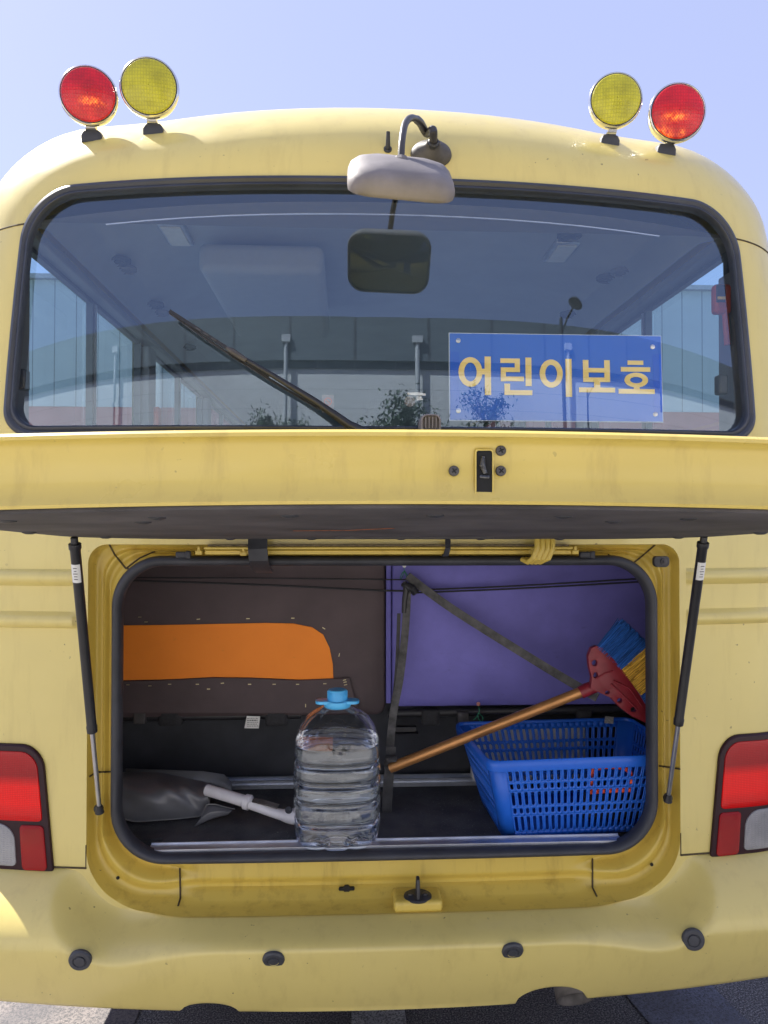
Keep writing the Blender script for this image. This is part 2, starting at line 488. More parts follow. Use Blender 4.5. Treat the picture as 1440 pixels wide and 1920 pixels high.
for i in range(NX+1):
    tt = -1+2*i/NX; x = 1.10*tt
    if abs(x) > 0.84: x = math.copysign(0.84+0.26*sin(pi/2*(abs(x)-0.84)/0.26), x)
    col = []
    for j in range(0, 45):
        s = (j/44)**1.5; z = bt(x)+(bb(x)-bt(x))*s
        if j == 44: col += [(x, by(x, s), z), (x, by(x, s)+0.012, z-0.004), (x, by(x, s)+0.06, z+0.001)]
        else: col.append((x, by(x, s), z))
    R.append(col)
for sgn, first in ((-1, True), (1, False)):
    e = [(sgn*1.10, YE*0.12, p[2]) for p in R[0 if first else -1]]
    if first: R.insert(0, e)
    else: R.append(e)
bumper = bm_.rings(R, False).build('bumper', M['paint'], bus, ang=50)
def bsurf(x, z):
    s = (z-bt(x))/(bb(x)-bt(x)); return Vector((x, by(x, s), z))
def bnorm(x, z):
    e = 0.014; a = bsurf(x+e, z)-bsurf(x-e, z); b = bsurf(x, z+e)-bsurf(x, z-e)
    n = a.cross(b).normalized(); return n if n.y < 0 else -n
for (u, v) in ((150, 1801), (513, 1800), (961, 1784), (1300, 1762)):
    y = -0.12
    for _ in range(12):
        p = at(u, v, y); y = bsurf(p.x, p.z).y
    p = at(u, v, y); n = (bnorm(p.x, p.z)+Vector((0, 0, -0.30))).normalized(); p = p-n*0.001
    m = MB().lathe([(0.0245, -0.004), (0.0245, 0.001), (0.022, 0.0045), (0.015, 0.005), (0.0135, 0.003), (0.0115, 0.003), (0.0108, 0.006), (0.0, 0.0065)], p, n, 36)
    m.build('parking_sensor', simple('sensor_plastic', (0.05, 0.052, 0.06), 0.5) if 'sensor_plastic' not in bpy.data.materials else bpy.data.materials['sensor_plastic'], bumper)

for sgn in (-1, 1):
    MB().tube([FP(sgn*(0.702+0.08*i/8), 0.6695, 0.0010) for i in range(9)], 0.0022, 6).build('panel_gap', M['seam'], bus)
    MB().tube([FP(sgn*0.7035, 0.672+0.05*i/8, 0.0) for i in range(9)], 0.0014, 6).build('panel_gap', M['seam'], bus)
# ledge, striker and holes of the sill
pl = at(785, 1690, -0.035)
m = MB().box((pl.x, 0.002, 0.590), (0.112, 0.072, 0.026)); m.build('striker_plate', M['jamb'], bus, bevel=0.008, bseg=3)
st = MB().lathe([(0.0, 0.0), (0.030, 0.0), (0.030, 0.003), (0.027, 0.005), (0.0, 0.0055)], (pl.x, -0.012, 0.603), (0, -0.15, 1), 32)
st.v = [((v[0]-pl.x)*1.08+pl.x, v[1]*0.8-0.002, v[2]) for v in st.v]
for sx in (-0.017, 0.017): st.lathe([(0.0, 0.0), (0.006, 0.0), (0.006, 0.004), (0.0, 0.005)], (pl.x+sx, -0.012, 0.608), (0, 0, 1), 12)
strk = st.build('striker', M['blackplastic'], bus)
loop = [(pl.x, -0.026, 0.604), (pl.x, -0.026, 0.634), (pl.x, -0.022, 0.645), (pl.x, -0.014, 0.648), (pl.x, -0.006, 0.645), (pl.x, -0.002, 0.634), (pl.x, -0.002, 0.604)]
MB().tube(loop, 0.004, 10).build('striker_loop', M['blackplastic'], strk)

# --- cabin and boot interior
M['ceiling'] = simple('ceiling_lining', (0.34, 0.36, 0.39), 0.8, vary=0.06, nscale=4)
M['trim'] = simple('cabin_trim', (0.16, 0.165, 0.18), 0.7, vary=0.08, nscale=4)
M['darktrim'] = simple('dark_window_trim', (0.05, 0.055, 0.06), 0.5)
def zin(x):
    x = abs(x); d = 2.55-0.05*x*x
    if x > 0.66: 
        q = min(0.36, x-0.66); d -= 0.19*(1-sqrt(max(0, 1-(q/0.36)**2)))
    return d
xs = [1.01*cos(pi*i/60) for i in range(61)]
ceil = MB().rings([[(x, 0.35-0.0*x, min(zin(x), 2.30+0.0*x)) for x in xs], [(x, 0.55, zin(x)) for x in xs], [(x, YE-0.05, zin(x)) for x in xs]], False).build('ceiling', M['ceiling'], bus)
# header between window top and ceiling
MB().strap([(x/10, base(x/10, 2.2)+0.075, 2.238-0.05*(x/9)**2) for x in range(-7, 8)], 0.0028, 0.003).build('header_reflection_line', M['alu'], bus)  # thin pale strip added in place of a reflection along the header
MB().rings([[(x, base(x, 2.2)+0.06, 2.262-0.05*(x/0.9)**2) for x in xs], [(x, 0.35, min(zin(x), 2.30)) for x in xs]], False).build('rear_header', M['trim'], bus)
for sgn in (-1, 1):
    m = MB()
    m.box((sgn*1.02, (YE+0.35)/2, 1.10), (0.03, YE-0.35, 1.0))
    m.box((sgn*1.03, (YE+0.35)/2, 2.308), (0.06, YE-0.35, 0.028))
    m.box((sgn*1.03, 0.375, 1.85), (0.05, 0.09, 0.70))
    for a, b in zip(ys[:-1], ys[1:]):
        if b-a < 0.2 and a > 1: m.box((sgn*1.035, (a+b)/2, 1.92), (0.070, b-a+0.02, 0.70))
    m.build('side_trim', M['trim'], bus, smooth=False, bevel=0.006)
    for a, b in zip(ys[1:-1:2], ys[2::2]):
        wv = MB().add([(sgn*1.065, a, 1.5), (sgn*1.065, b, 1.5), (sgn*1.065, b, 2.29), (sgn*1.065, a, 2.29)], [(0, 1, 2, 3)])
        wo = wv.build('side_window', M['sideglass'], bus, smooth=False)
        fr = MB(); c = (a+b)/2
        fr.box((sgn*1.05, a+0.012, 1.89), (0.03, 0.024, 0.77)); fr.box((sgn*1.05, b-0.012, 1.89), (0.03, 0.024, 0.77))
        fr.box((sgn*1.055, (a+b)/2, 2.288), (0.02, b-a, 0.016)); fr.box((sgn*1.046, c-0.02, 1.89), (0.024, 0.018, 0.77))
        fr.build('window_frame', M['darktrim'], wo, smooth=False)
        MB().box((sgn*1.042, c, 1.89), (0.022, 0.016, 0.77)).build('sliding_bar', M['alu'], wo, smooth=False)
MB().box((0, YE-0.02, 1.5), (1.9, 0.04, 2.0)).build('front_bulkhead', M['darktrim'], bus, smooth=False)
MB().box((0, YE/2+0.3, 0.95), (1.86, YE-0.7, 0.04)).build('cabin_floor', M['darkwall'], bus, smooth=False)
# boot box
m = MB()
m.box((0, 0.56, 1.10), (1.86, 0.03, 0.86)); m.box((-0.885, 0.32, 1.10), (0.03, 0.45, 0.86)); m.box((0.885, 0.32, 1.10), (0.03, 0.45, 0.86)); m.box((0, 0.33, 1.50), (1.80, 0.43, 0.03))
m.build('boot_lining', M['darkwall'], bus, smooth=False)
MB().box((0, 0.345, 0.676), (1.80, 0.44, 0.03)).box((0, 0.088, 0.685), (1.10, 0.075, 0.012)).build('boot_floor', M['carpet'], bus, smooth=False)
m = MB(); m.box((0.0, 0.050, 0.7015), (1.13, 0.030, 0.004)); m.box((0.0, 0.0665, 0.703), (1.13, 0.003, 0.007)); m.box((0.0, 0.0335, 0.700), (1.13, 0.003, 0.008))
m.build('sill_strip', M['alu'], bus, smooth=False)
m = MB(); m.box((0.0, 0.47, 0.700), (1.80, 0.05, 0.012)); m.box((0.0, 0.455, 0.709), (1.80, 0.006, 0.012)); m.box((0, 0.49, 0.709), (1.80, 0.006, 0.012))
m.build('floor_rail', M['alu'], bus, smooth=False)
# --- small fittings on the tail
for sgn in (-1, 1):   # tail lights follow the rounded corner
    def tl(x, z, off): return Vector((sgn*x, F(x, z)-off, z))
    def tlx(t, z):     # t 0 inner edge .. 1 outer
        f = (z-0.654)/(0.952-0.654); xi = 0.777+0.030*f
        return xi+(1.065-xi)*t
    def patch(t0, t1, z0, z1, off, rt=0.0, inset=0.0, n=22):
        """lens patch with rim, (t,z) rectangle; corner radius given in metres"""
        pts = rr((t0+t1)/2, (z0+z1)/2, (t1-t0)/2, (z1-z0)/2, 0.012, max(0.012, rt), 12, 8)
        c = ((t0+t1)/2, (z0+z1)/2); R = []
        # work in metres along x: t scaled by 0.2
        pts = rr(c[0]*0.28, c[1], (t1-t0)*0.14, (z1-z0)/2, 0.010, max(0.010, rt), 12, 8)
        def ring(k, o):
            out = []
            for (a, z) in pts:
                a2 = c[0]*0.28+(a-c[0]*0.28)*k; z2 = c[1]+(z-c[1])*k
                out.append(tl(tlx(a2/0.28, z2), z2, o))
            return out
        R = [ring(1.0, -0.012), ring(1.0, off*0.6), ring(0.985, off*0.93)]+[ring(k, off) for k in (0.95, 0.8, 0.6, 0.4, 0.2, 0.04)]
        return MB().rings(R, True, False, True)
    if 'tail_red' not in M:
        def lens(name, col, bright, sx=160, sz=160, rough=0.12):
            t = NT(name)
            tc = t.tex(); sep = t.n.new('ShaderNodeSeparateXYZ'); t.l.new(tc, sep.inputs[0])
            def wave(o, k):
                m_ = t.n.new('ShaderNodeMath'); m_.operation = 'MULTIPLY'; m_.inputs[1].default_value = k; t.l.new(o, m_.inputs[0])
                s_ = t.n.new('ShaderNodeMath'); s_.operation = 'SINE'; t.l.new(m_.outputs[0], s_.inputs[0]); return s_.outputs[0]
            a = wave(sep.outputs[0], 2*pi*sx); b = wave(sep.outputs[2], 2*pi*sz)
            ad = t.n.new('ShaderNodeMath'); ad.operation = 'ADD'; t.l.new(a, ad.inputs[0]); t.l.new(b, ad.inputs[1])
            f = t.noise(9, 2)
            c = t.ramp(f, [(0.35, col), (0.65, bright)])
            t.set(Base_Color=c, Roughness=rough, Coat_Weight=0.0)
            t.b.inputs['Specular IOR Level'].default_value = 0.28
            t.bump(ad.outputs[0], 0.35, 0.0008)
            return t.m
        t = NT('graded_red_lens'); tc = t.tex(); sp3 = t.n.new('ShaderNodeSeparateXYZ'); t.l.new(tc, sp3.inputs[0])
        mr = t.n.new('ShaderNodeMapRange'); mr.inputs[1].default_value = 0.776; mr.inputs[2].default_value = 0.937; t.l.new(sp3.outputs[2], mr.inputs[0])
        w1_ = t.n.new('ShaderNodeTexWave'); w1_.inputs['Scale'].default_value = 75; w1_.bands_direction = 'X'; t.l.new(tc, w1_.inputs[0])
        w2_ = t.n.new('ShaderNodeTexWave'); w2_.inputs['Scale'].default_value = 75; w2_.bands_direction = 'Z'; t.l.new(tc, w2_.inputs[0])
        cc_ = t.ramp(mr.outputs[0], [(0.0, (0.55, 0.003, 0.003)), (0.25, (0.95, 0.004, 0.003)), (0.50, (0.92, 0.004, 0.003)), (0.66, (0.34, 0.003, 0.006)), (1.0, (0.45, 0.006, 0.009))])
        wv_ = t.mix(1.0, w1_.outputs[0], w2_.outputs[0], 'MULTIPLY')
        t.set(Base_Color=t.mix(1.0, cc_, t.ramp(wv_, [(0.0, 0.78), (0.6, 1.0)]), 'MULTIPLY'), Roughness=0.13); t.b.inputs['Specular IOR Level'].default_value = 0.35
        t.bump(wv_, 0.3, 0.0008); M['tail_grad'] = t.m
        M['tail_red'] = lens('red_lens', (0.26, 0.003, 0.005), (0.36, 0.004, 0.006))
        M['tail_bright'] = lens('bright_red_lens', (0.85, 0.003, 0.002), (0.95, 0.004, 0.003))
        M['tail_dark'] = lens('deep_red_lens', (0.26, 0.004, 0.008), (0.32, 0.006, 0.009), 400, 400)
        M['tail_clear'] = lens('clear_lens', (0.22, 0.22, 0.23), (0.36, 0.36, 0.37), 110, 200)
        M['tail_rim'] = simple('dark_red_rim', (0.022, 0.004, 0.009), 0.35, vary=0.2, spec=0.3)
    t_ = patch(0.0, 1.0, 0.654, 0.952, 0.009, 0.055).build('tail_light', M['tail_rim'], bus, ang=50)
    patch(0.050, 0.97, 0.776, 0.937, 0.0125, 0.042).build('red_lens', M['tail_grad'], t_, ang=50)
    patch(0.045, 0.255, 0.664, 0.768, 0.0125, 0.0).build('reflector', M['tail_dark'], t_, ang=50)
    patch(0.300, 0.97, 0.672, 0.769, 0.0125, 0.040).build('reversing_lens', M['tail_clear'], t_, ang=50)

# --- gas struts
def strut(u0_, v0_, y0_, um, vm, u1_, v1_, y1_):
    a = at(u0_, v0_, y0_); c = at(u1_, v1_, y1_)
    tm = (vm-v0_)/(v1_-v0_); b = a.lerp(c, tm)
    g = MB().tube([a.lerp(c, 0.02), a.lerp(c, 0.035), a.lerp(c, .04), b.lerp(a, .04), b.lerp(a, .03), b], [0.0125, 0.0125, 0.0105, 0.0105, 0.0118, 0.0112], 20)
    root = g.build('gas_strut', M['strutblack'], bus)
    MB().tube([a, a.lerp(c, 0.03)], 0.0075, 12).build('strut_neck', M['strutblack'], root)
    MB().tube([b, c.lerp(b, 0.06)], 0.0052, 14).build('piston_rod', M['steel'], root)
    MB().tube([c.lerp(b, 0.09), c.lerp(b, 0.03), c], [0.0065, 0.009, 0.0105], 14).build('ball_socket', M['strutblack'], root)
    s = 1 if a.x < 0 else -1
    MB().lathe([(0, 0), (0.011, 0), (0.011, 0.006), (0.006, 0.008), (0.006, 0.02)], (c.x-s*0.010, c.y+0.022, c.z+0.001), (s*0.5, -1, 0), 18).build('ball_stud', M['strutblack'], root)
    d = (b-a).normalized(); f = Vector((0, -1, 0)); f = (f-d*f.dot(d)).normalized(); w = d.cross(f)
    q = a.lerp(b, 0.165); h = 0.020
    R = []
    for k in range(9):
        an = -0.95+1.9*k/8
        R.append([q-d*h+f*cos(an)*0.0110+w*sin(an)*0.0110, q+d*h+f*cos(an)*0.0110+w*sin(an)*0.0110])
    lb = MB().rings(R, False).build('strut_label', M['white'], root)
    m = MB()
    for i in range(5):
        z = -0.012+i*0.006; wd = (0.006, 0.004, 0.007, 0.005, 0.006)[i]
        m.tube([q+d*z+f*0.0112-w*wd*0.6, q+d*z+f*0.0112+w*wd*0.6], 0.0008, 6)
    m.build('label_print', M['print'], lb)
strut(139, 1008, -0.20, 171, 1358, 187, 1523, 0.012)
strut(1320, 1006, -0.20, 1273, 1345, 1252, 1502, 0.012)

# --- boot lid: hinged at the top, swung up a little past level
HY, HZ, EL = -0.015, 1.436, atan2(0.058, 0.815)
LW, LL = 0.690, 0.815
def L(x, a, t): return Vector((x, HY-a*cos(EL)+t*sin(EL)+0.030*x*x*(a/LL)**2, HZ+a*sin(EL)+t*cos(EL)-0.030*x*x*max(0, a/LL)))
def lidc(g, n=14):
    """lid outline in (x,a), g = grow outwards"""
    P = []; hw = LW+g; a0 = -g*0.3; a1 = LL+g
    rh = 0.26; rh_a = 0.20; re = 0.05
    for i in range(40): P.append((-hw+re+(2*hw-2*re)*i/40, a1))
    for i in range(n): an = pi/2-pi/2*i/n; P.append((hw-re+re*cos(an), a1-re+re*sin(an)))
    for i in range(20): P.append((hw, a1-re+(a0+rh_a-(a1-re))*i/20))
    for i in range(n): an = -pi/2*i/n; P.append((hw-rh+rh*cos(an), a0+rh_a+rh_a*sin(an)))
    for i in range(40): P.append((hw-rh-(2*hw-2*rh)*i/40, a0))
    for i in range(n): an = -pi/2-pi/2*i/n; P.append((-hw+rh+rh*cos(an), a0+rh_a+rh_a*sin(an)))
    for i in range(20): P.append((-hw, a0+rh_a+(a1-re-a0-rh_a)*i/20))
    for i in range(n): an = pi-pi/2*i/n; P.append((-hw+re+re*cos(an), a1-re+re*sin(an)))
    return P
def thick(a):  # lid is thin at the hinge and deep at its lower edge
    return 0.022+0.060*sstep(0.05, 0.75, a/LL)
R = []
for g, tf, dt in ((-0.045, 0, 0.004), (-0.012, 0, 0.0), (-0.004, 0, -0.001), (-0.001, 0, 0.003), (-0.004, 0, 0.009), (-0.0075, 0.20, 0.0), (-0.0095, 0.38, 0), (-0.009, 0.60, 0.0), (-0.006, 0.80, 0.0), (-0.001, 0.92, 0), (0.006, 0.97, 0), (0.012, 0.985, 0.0), (0.014, 1.0, 0.003), (0.010, 1.0, 0.007), (-0.01, 1.0, 0.010), (-0.08, 1.0, 0.014)):
    R.append([L(x, a, tf*thick(a)+dt) for x, a in lidc(g)])
for k in (0.7, 0.4, 0.1):
    R.append([L(x*k, LL/2+(a-LL/2)*k, thick(LL/2+(a-LL/2)*k)+0.016) for x, a in lidc(-0.08)])
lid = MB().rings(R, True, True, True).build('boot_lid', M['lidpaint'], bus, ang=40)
# lining on the inner side
R = []
c = lidc(-0.012)
for k, t in ((1.0, -0.001), (1.0, -0.004), (0.996, -0.0055), (0.9, -0.006), (0.5, -0.006), (0.1, -0.006)):
    R.append([L(x*k, LL/2+(a-LL/2)*k, t) for x, a in c])
lining = MB().rings(R, True, False, True).build('lid_lining', M['liner'], lid, ang=40)
m = MB()
dn = L(0, 0, -1)-L(0, 0, 0)
clips = [(x, a) for a in (0.06, 0.70) for x in (-0.56, -0.36, -0.18, 0.02, 0.2, 0.38, 0.56)]+[(-0.6, 0.16), (0.61, 0.16), (-0.655, 0.4), (0.655, 0.4), (-0.4, 0.62), (0.3, 0.62)]
for x, a in clips:
    if a < 0.1 and abs(x) > 0.5: continue
    m = MB().lathe([(0.0125, 0), (0.012, 0.002), (0.006, 0.0042), (0, 0.0045)], L(x, a, -0.0055), dn, 20)
    m.build('trim_clip', M['rubber'], lining)
p = [L(x, 0.10, -0.0065) for x in (-0.13, 0.22)]
MB().strap(p, 0.012, 0.004, dn).build('wire_cover', M['dustplastic'], lining)
M['rustmark'] = simple('orange_scratch', (0.30, 0.09, 0.03), 0.8, vary=0.5, nscale=80)
MB().strap([L(-0.20, 0.35, -0.0063), L(-0.10, 0.36, -0.0063), L(-0.02, 0.42, -0.0063)], 0.010, 0.0006, dn).build('scrape_mark', M['rustmark'], lining)
# latch slot and three cross-head screws on the lower edge of the lid
def onflange(u, v, off=0.0):
    for y in [HY-LL-0.02+0.0005*i for i in range(60)]:
        pass
    return at(u, v, LY-off)
LY = L(0, LL-0.009, 0.05).y
def flp(u, v, off=0.0): return at(u, v, LY-0.0035-off)
sl = MB()
c = flp(907.5, 888)
R = []
pts = rr(0, 0, 0.0100, 0.0285, 0.003, 0.003, 4, 5)
for k, o in ((1.18, 0.0022), (1.12, 0.0030), (1.0, 0.0030), (0.95, -0.004)):
    R.append([(c.x+x*k, c.y-o, c.z+(z*(1+(k-1)*0.35))) for x, z in pts])
slot = MB().rings(R, True).build('latch_surround', M['lidpaint'], lid)
polyprism([(c.x+x*0.97, c.z+z*0.985) for x, z in pts], c.y-0.0012, c.y+0.003).build('latch_slot', M['hole'], lid, smooth=False)
mm = MB().tube([(c.x-0.0015, c.y-0.0022, c.z+0.021), (c.x-0.003, c.y-0.0030, c.z+0.010), (c.x+0.001, c.y-0.0025, c.z+0.0)], [0.0025, 0.0042, 0.003], 10)
mm.tube([(c.x-0.006, c.y-0.0020, c.z-0.004), (c.x+0.006, c.y-0.0020, c.z-0.0045)], 0.0026, 8)
mm.build('latch_hook', simple('greasy_latch', (0.10, 0.10, 0.10), 0.25, 0.8, vary=0.5, nscale=300), lid)
for (u, v) in ((851, 883), (939, 845), (939, 883)):
    c = flp(u, v); 
    s_ = MB().lathe([(0.0066, -0.001), (0.0066, 0.001), (0.0058, 0.0026), (0.0040, 0.0034), (0.0, 0.0036)], c, (0, -1, 0), 24).build('screw', M['dustplastic'], lid)
    a0 = random.uniform(0.4, 1.1); m = MB()
    for k in (0, 1):
        d = Vector((cos(a0+k*pi/2), 0, sin(a0+k*pi/2)))*0.0036; cc = c+Vector((0, -0.0037, 0))
        m.tube([cc-d, cc+d], 0.0008, 6)
    m.build('cross_slot', M['hole'], s_)
# hinge straps between body and lid
m = MB().strap([(-0.300, 0.055, 1.352), (-0.300, 0.0, 1.362), (-0.301, -0.045, 1.385), (-0.302, -0.055, 1.41), (-0.303, -0.045, 1.432)], 0.043, 0.006, (0, -1, -0.6)); m.build('lid_strap', M['rubber'], lid)
m = MB().strap([(0.127, 0.0, 1.392), (0.127, -0.03, 1.395), (0.129, -0.05, 1.412), (0.130, -0.04, 1.432)], 0.012, 0.005, (0, -1, -0.6)); m.build('lid_strap', M['rubber'], lid)
yh = MB()
for k in range(4):
    dx = -0.018+k*0.012
    yh.tube([(0.356+dx, -0.04, 1.434), (0.353+dx, -0.05, 1.410), (0.345+dx, -0.045, 1.388), (0.333+dx*0.8, -0.028, 1.378), (0.320+dx*0.6, -0.014, 1.384)], 0.0065, 10)
yh.build('cable_boot', M['jamb'], lid)
# gutter rails above the opening
m = MB(); m.box((0.0, -0.002, 1.410), (0.86, 0.020, 0.006)); m.box((0, 0.004, 1.400), (0.86, 0.012, 0.010))
m.build('rain_gutter', M['jamb'], bus, bevel=0.002)
M['dirt'] = simple('dried_dirt', (0.13, 0.10, 0.055), 0.95, vary=0.6, nscale=60)
MB().box((0.0, -0.0065, 1.4165), (0.84, 0.018, 0.004)).build('gutter_dirt', M['dirt'], bus)
for px in ((373, 1036), (457, 1038), (997, 1035), (1078, 1035)):
    c = at(*px, 0.0)
    MB().box(c, (0.016, 0.012, 0.010)).box(c+Vector((0, 0.0, 0.008)), (0.007, 0.010, 0.012)).build('seal_clip', M['jamb'], bus, bevel=0.002)
for px in ((344, 1040), (1100, 1040)):
    c = at(*px, 0.0)
    MB().box(c, (0.034, 0.014, 0.014)).box(c+Vector((0.012, -0.004, 0.0)), (0.012, 0.012, 0.018)).build('seal_bracket', M['rubber'], bus, bevel=0.003)
# black switch on the upper right corner of the jamb
c = at(1238, 1053, 0.030)
b_ = MB().rings([[(c.x+x*k, c.y-o, c.z+z*k) for x, z in rr(0, 0, 0.020, 0.0135, 0.011, 0.008, 6, 6)] for k, o in ((1, 0), (1, 0.006), (0.9, 0.009), (0.3, 0.010))], True, True, True).build('lid_switch', M['blackplastic'], bus)
MB().lathe([(0.008, 0), (0.008, 0.004), (0.004, 0.005), (0.0035, 0.008), (0, 0.008)], (c.x+0.004, c.y-0.009, c.z+0.001), (0, -1, 0), 20).build('switch_pin', M['dustplastic'], b_)

# --- caulked joints
def jl(pxs, y=0.03): 
    MB().tube([at(u, v, y if not isinstance(y, list) else y[i]) for i, (u, v) in enumerate(pxs)], 0.0016, 6).build('joint_line', M['seam'], bus)

# --- small glimpses
c = at(808, 792, -0.055)
R = [[(c.x+x*k, c.y+o, c.z+z*k) for x, z in rr(0, 0, 0.024, 0.020, 0.006, 0.014, 6, 6)] for k, o in ((1, 0.05), (1, 0.006), (0.93, 0.0), (0.80, -0.001), (0.74, 0.008), (0.2, 0.009))]
wc = MB().rings(R, True, True, True).build('lamp_bezel', M['greyplastic'], bus)
for i in range(4):
    MB().box((c.x-0.012+i*0.008, c.y+0.004, c.z), (0.0025, 0.008, 0.026)).build('grille_bar', M['greyplastic'], wc)

# --- wiper
pv = Vector((0.0, -0.035, 1.655)); e1 = at(655, 797, -0.030); e2 = at(590, 752, -0.028); e3 = at(505, 700, -0.022); e4 = at(440, 662, -0.014); tip = at(318, 583, 0.0)
arm = MB().tube([pv+Vector((-0.01, 0, 0)), e1, e2, e3, e4], [0.011, 0.0105, 0.0082, 0.0058, 0.0048], 12).build('wiper_arm', M['strutblack'], bus)
d = (tip-e4).normalized(); n = Vector((0, -1, 0.1))
MB().strap([at(505, 706, -0.012), e4, e4+(tip-e4)*0.35, e4+(tip-e4)*0.7, tip], 0.0080, 0.004, n).build('wiper_spine', M['strutblack'], arm)
MB().strap([at(600, 768, 0.0), at(505, 712, -0.003), at(440, 671, -0.002), at(380, 631, 0.0), tip+Vector((0.0, 0.004, -0.004))], 0.005, 0.008, n).build('wiper_blade', M['strutblack'], arm)
m = MB()
for t in (0.28, 0.40, 0.52): m.strap([e4.lerp(tip, t)+Vector((0, -0.003, 0)), e4.lerp(tip, t+0.07)+Vector((0, -0.003, 0))], 0.004, 0.002, n)
m.build('spine_slot', M['darkwall'], arm)
MB().tube([at(462, 676, -0.020), at(436, 659, -0.018), at(425, 652, -0.015)], [0.006, 0.0075, 0.004], 8).build('blade_clip', M['dustplastic'], arm)
MB().lathe([(0, 0), (0.02, 0), (0.018, 0.02), (0, 0.022)], (pv.x, -0.0, 1.650), (0, -1, 0.1), 20).build('wiper_pivot', M['blackplastic'], arm)

# --- rear-view mirror on the roof
def roofhit(u, v):
    y = 0.0
    lo, hi = -0.1, 0.7
    # march along the ray until it meets the tail surface
    for i in range(800):
        y = lo+(hi-lo)*i/800; p = at(u, v, y)
        if p.z < ztop(p.x) and F(p.x, p.z) <= y: return p
    return p
mb_ = roofhit(808, 291)
nn = FN(mb_.x, mb_.z)
if nn.y > 0: nn = -nn
M['armplastic'] = simple('black_arm_tube', (0.045, 0.042, 0.045), 0.38, vary=0.2)
m = MB()
q = Vector((0, 0, 1)).rotation_difference(nn); R = []
for k, h in ((1.0, -0.01), (1.0, 0.004), (0.93, 0.014), (0.72, 0.026), (0.45, 0.035), (0.34, 0.042), (0.30, 0.050)):
    R.append([mb_+q @ Vector((0.050*k*cos(2*pi*i/32), 0.034*k*sin(2*pi*i/32), h)) for i in range(32)])
marm = m.rings(R, True, False, True).build('mirror_base', M['dustplastic'], bus)
mirror_top = at(752, 298, -0.175)
s0 = mb_+nn*0.045
path = [s0, s0+nn*0.03+Vector((-0.004, 0, 0.012)), at(800, 250, 0.03), at(787, 229, -0.03), at(772, 221, -0.09), at(760, 232, -0.13), at(754, 262, -0.165), mirror_top+Vector((0, 0, 0.0)), mirror_top+Vector((0.0, 0, -0.02))]
def crom(P, n=8):
    out = []
    for i in range(len(P)-1):
        p0 = P[max(i-1, 0)]; p1 = P[i]; p2 = P[i+1]; p3 = P[min(i+2, len(P)-1)]
        for k in range(n):
            t = k/n; out.append(0.5*((2*p1)+(p2-p0)*t+(2*p0-5*p1+4*p2-p3)*t*t+(3*p1-p0-3*p2+p3)*t**3))
    return out+[P[-1]]
cp = crom(path, 6)
MB().tube(cp, [0.0095 if i < len(cp)*0.42 else 0.0075 for i in range(len(cp))], 16).build('mirror_arm', M['armplastic'], marm)
MB().lathe([(0.0135, -0.004), (0.0135, 0.006), (0.010, 0.010)], s0, nn, 20).build('arm_collar', M['rubber'], marm)
mc = at(751, 338, -0.175); mc.z += 0.0
tilt = Matrix.Rotation(radians(41), 3, 'X') @ Matrix.Rotation(radians(4), 3, 'Y')
yawm = Matrix.Rotation(radians(0), 3, 'Z')
# shell: local X wide, local Y short side, local Z back (up)
def MP(x, y, z): return mc+Vector((0, 0.0, 0))+tilt @ Vector((x, y, z))
R = []
for k, h, f in ((0.93, -0.016, 1), (0.985, -0.014, 1), (1.0, -0.006, 1), (0.99, 0.004, 1), (0.95, 0.016, 1), (0.84, 0.027, 1), (0.62, 0.035, 1), (0.3, 0.039, 1), (0.05, 0.040, 1)):
    R.append([MP(x*k, y*k, h) for x, y in rr(0, 0, 0.113, 0.086, 0.045, 0.045, 8, 10)])
shell = MB().rings(R, True, False, True).build('mirror_shell', M['greyplastic'], marm, ang=60)
M['mirror'] = simple('mirror_glass', (0.50, 0.48, 0.42), 0.03, 1.0, vary=0.02)
R = [[MP(x*k, y*k, -0.012-0.007*(1-k*k)) for x, y in rr(0, 0, 0.107, 0.080, 0.041, 0.041, 8, 10)] for k in (1.0, .85, 0.7, .55, 0.4, 0.2, 0.02)]
MB().rings(R, True, False, True).build('mirror_glass', M['mirror'], shell, ang=80)
jt = mirror_top
MB().lathe([(0.017, -0.020), (0.017, -0.004), (0.014, 0.003), (0.009, 0.004)], jt, (0, 0, 1), 8).build('mirror_clamp', M['greyplastic'], marm, ang=20)
# little nozzle
nz = roofhit(727, 280); n2 = FN(nz.x, nz.z); n2 = n2 if n2.y < 0 else -n2
MB().tube([nz-n2*0.005, nz+n2*0.01+Vector((0, 0, 0.006)), nz+n2*0.018+Vector((0, 0, 0.030))], [0.0065, 0.0055, 0.0045], 14).build('roof_nozzle', M['rubber'], bus)
MB().lathe([(0.010, -0.003), (0.010, 0.002), (0.006, 0.004)], nz, n2, 18).build('nozzle_seat', M['rubber'], bus)

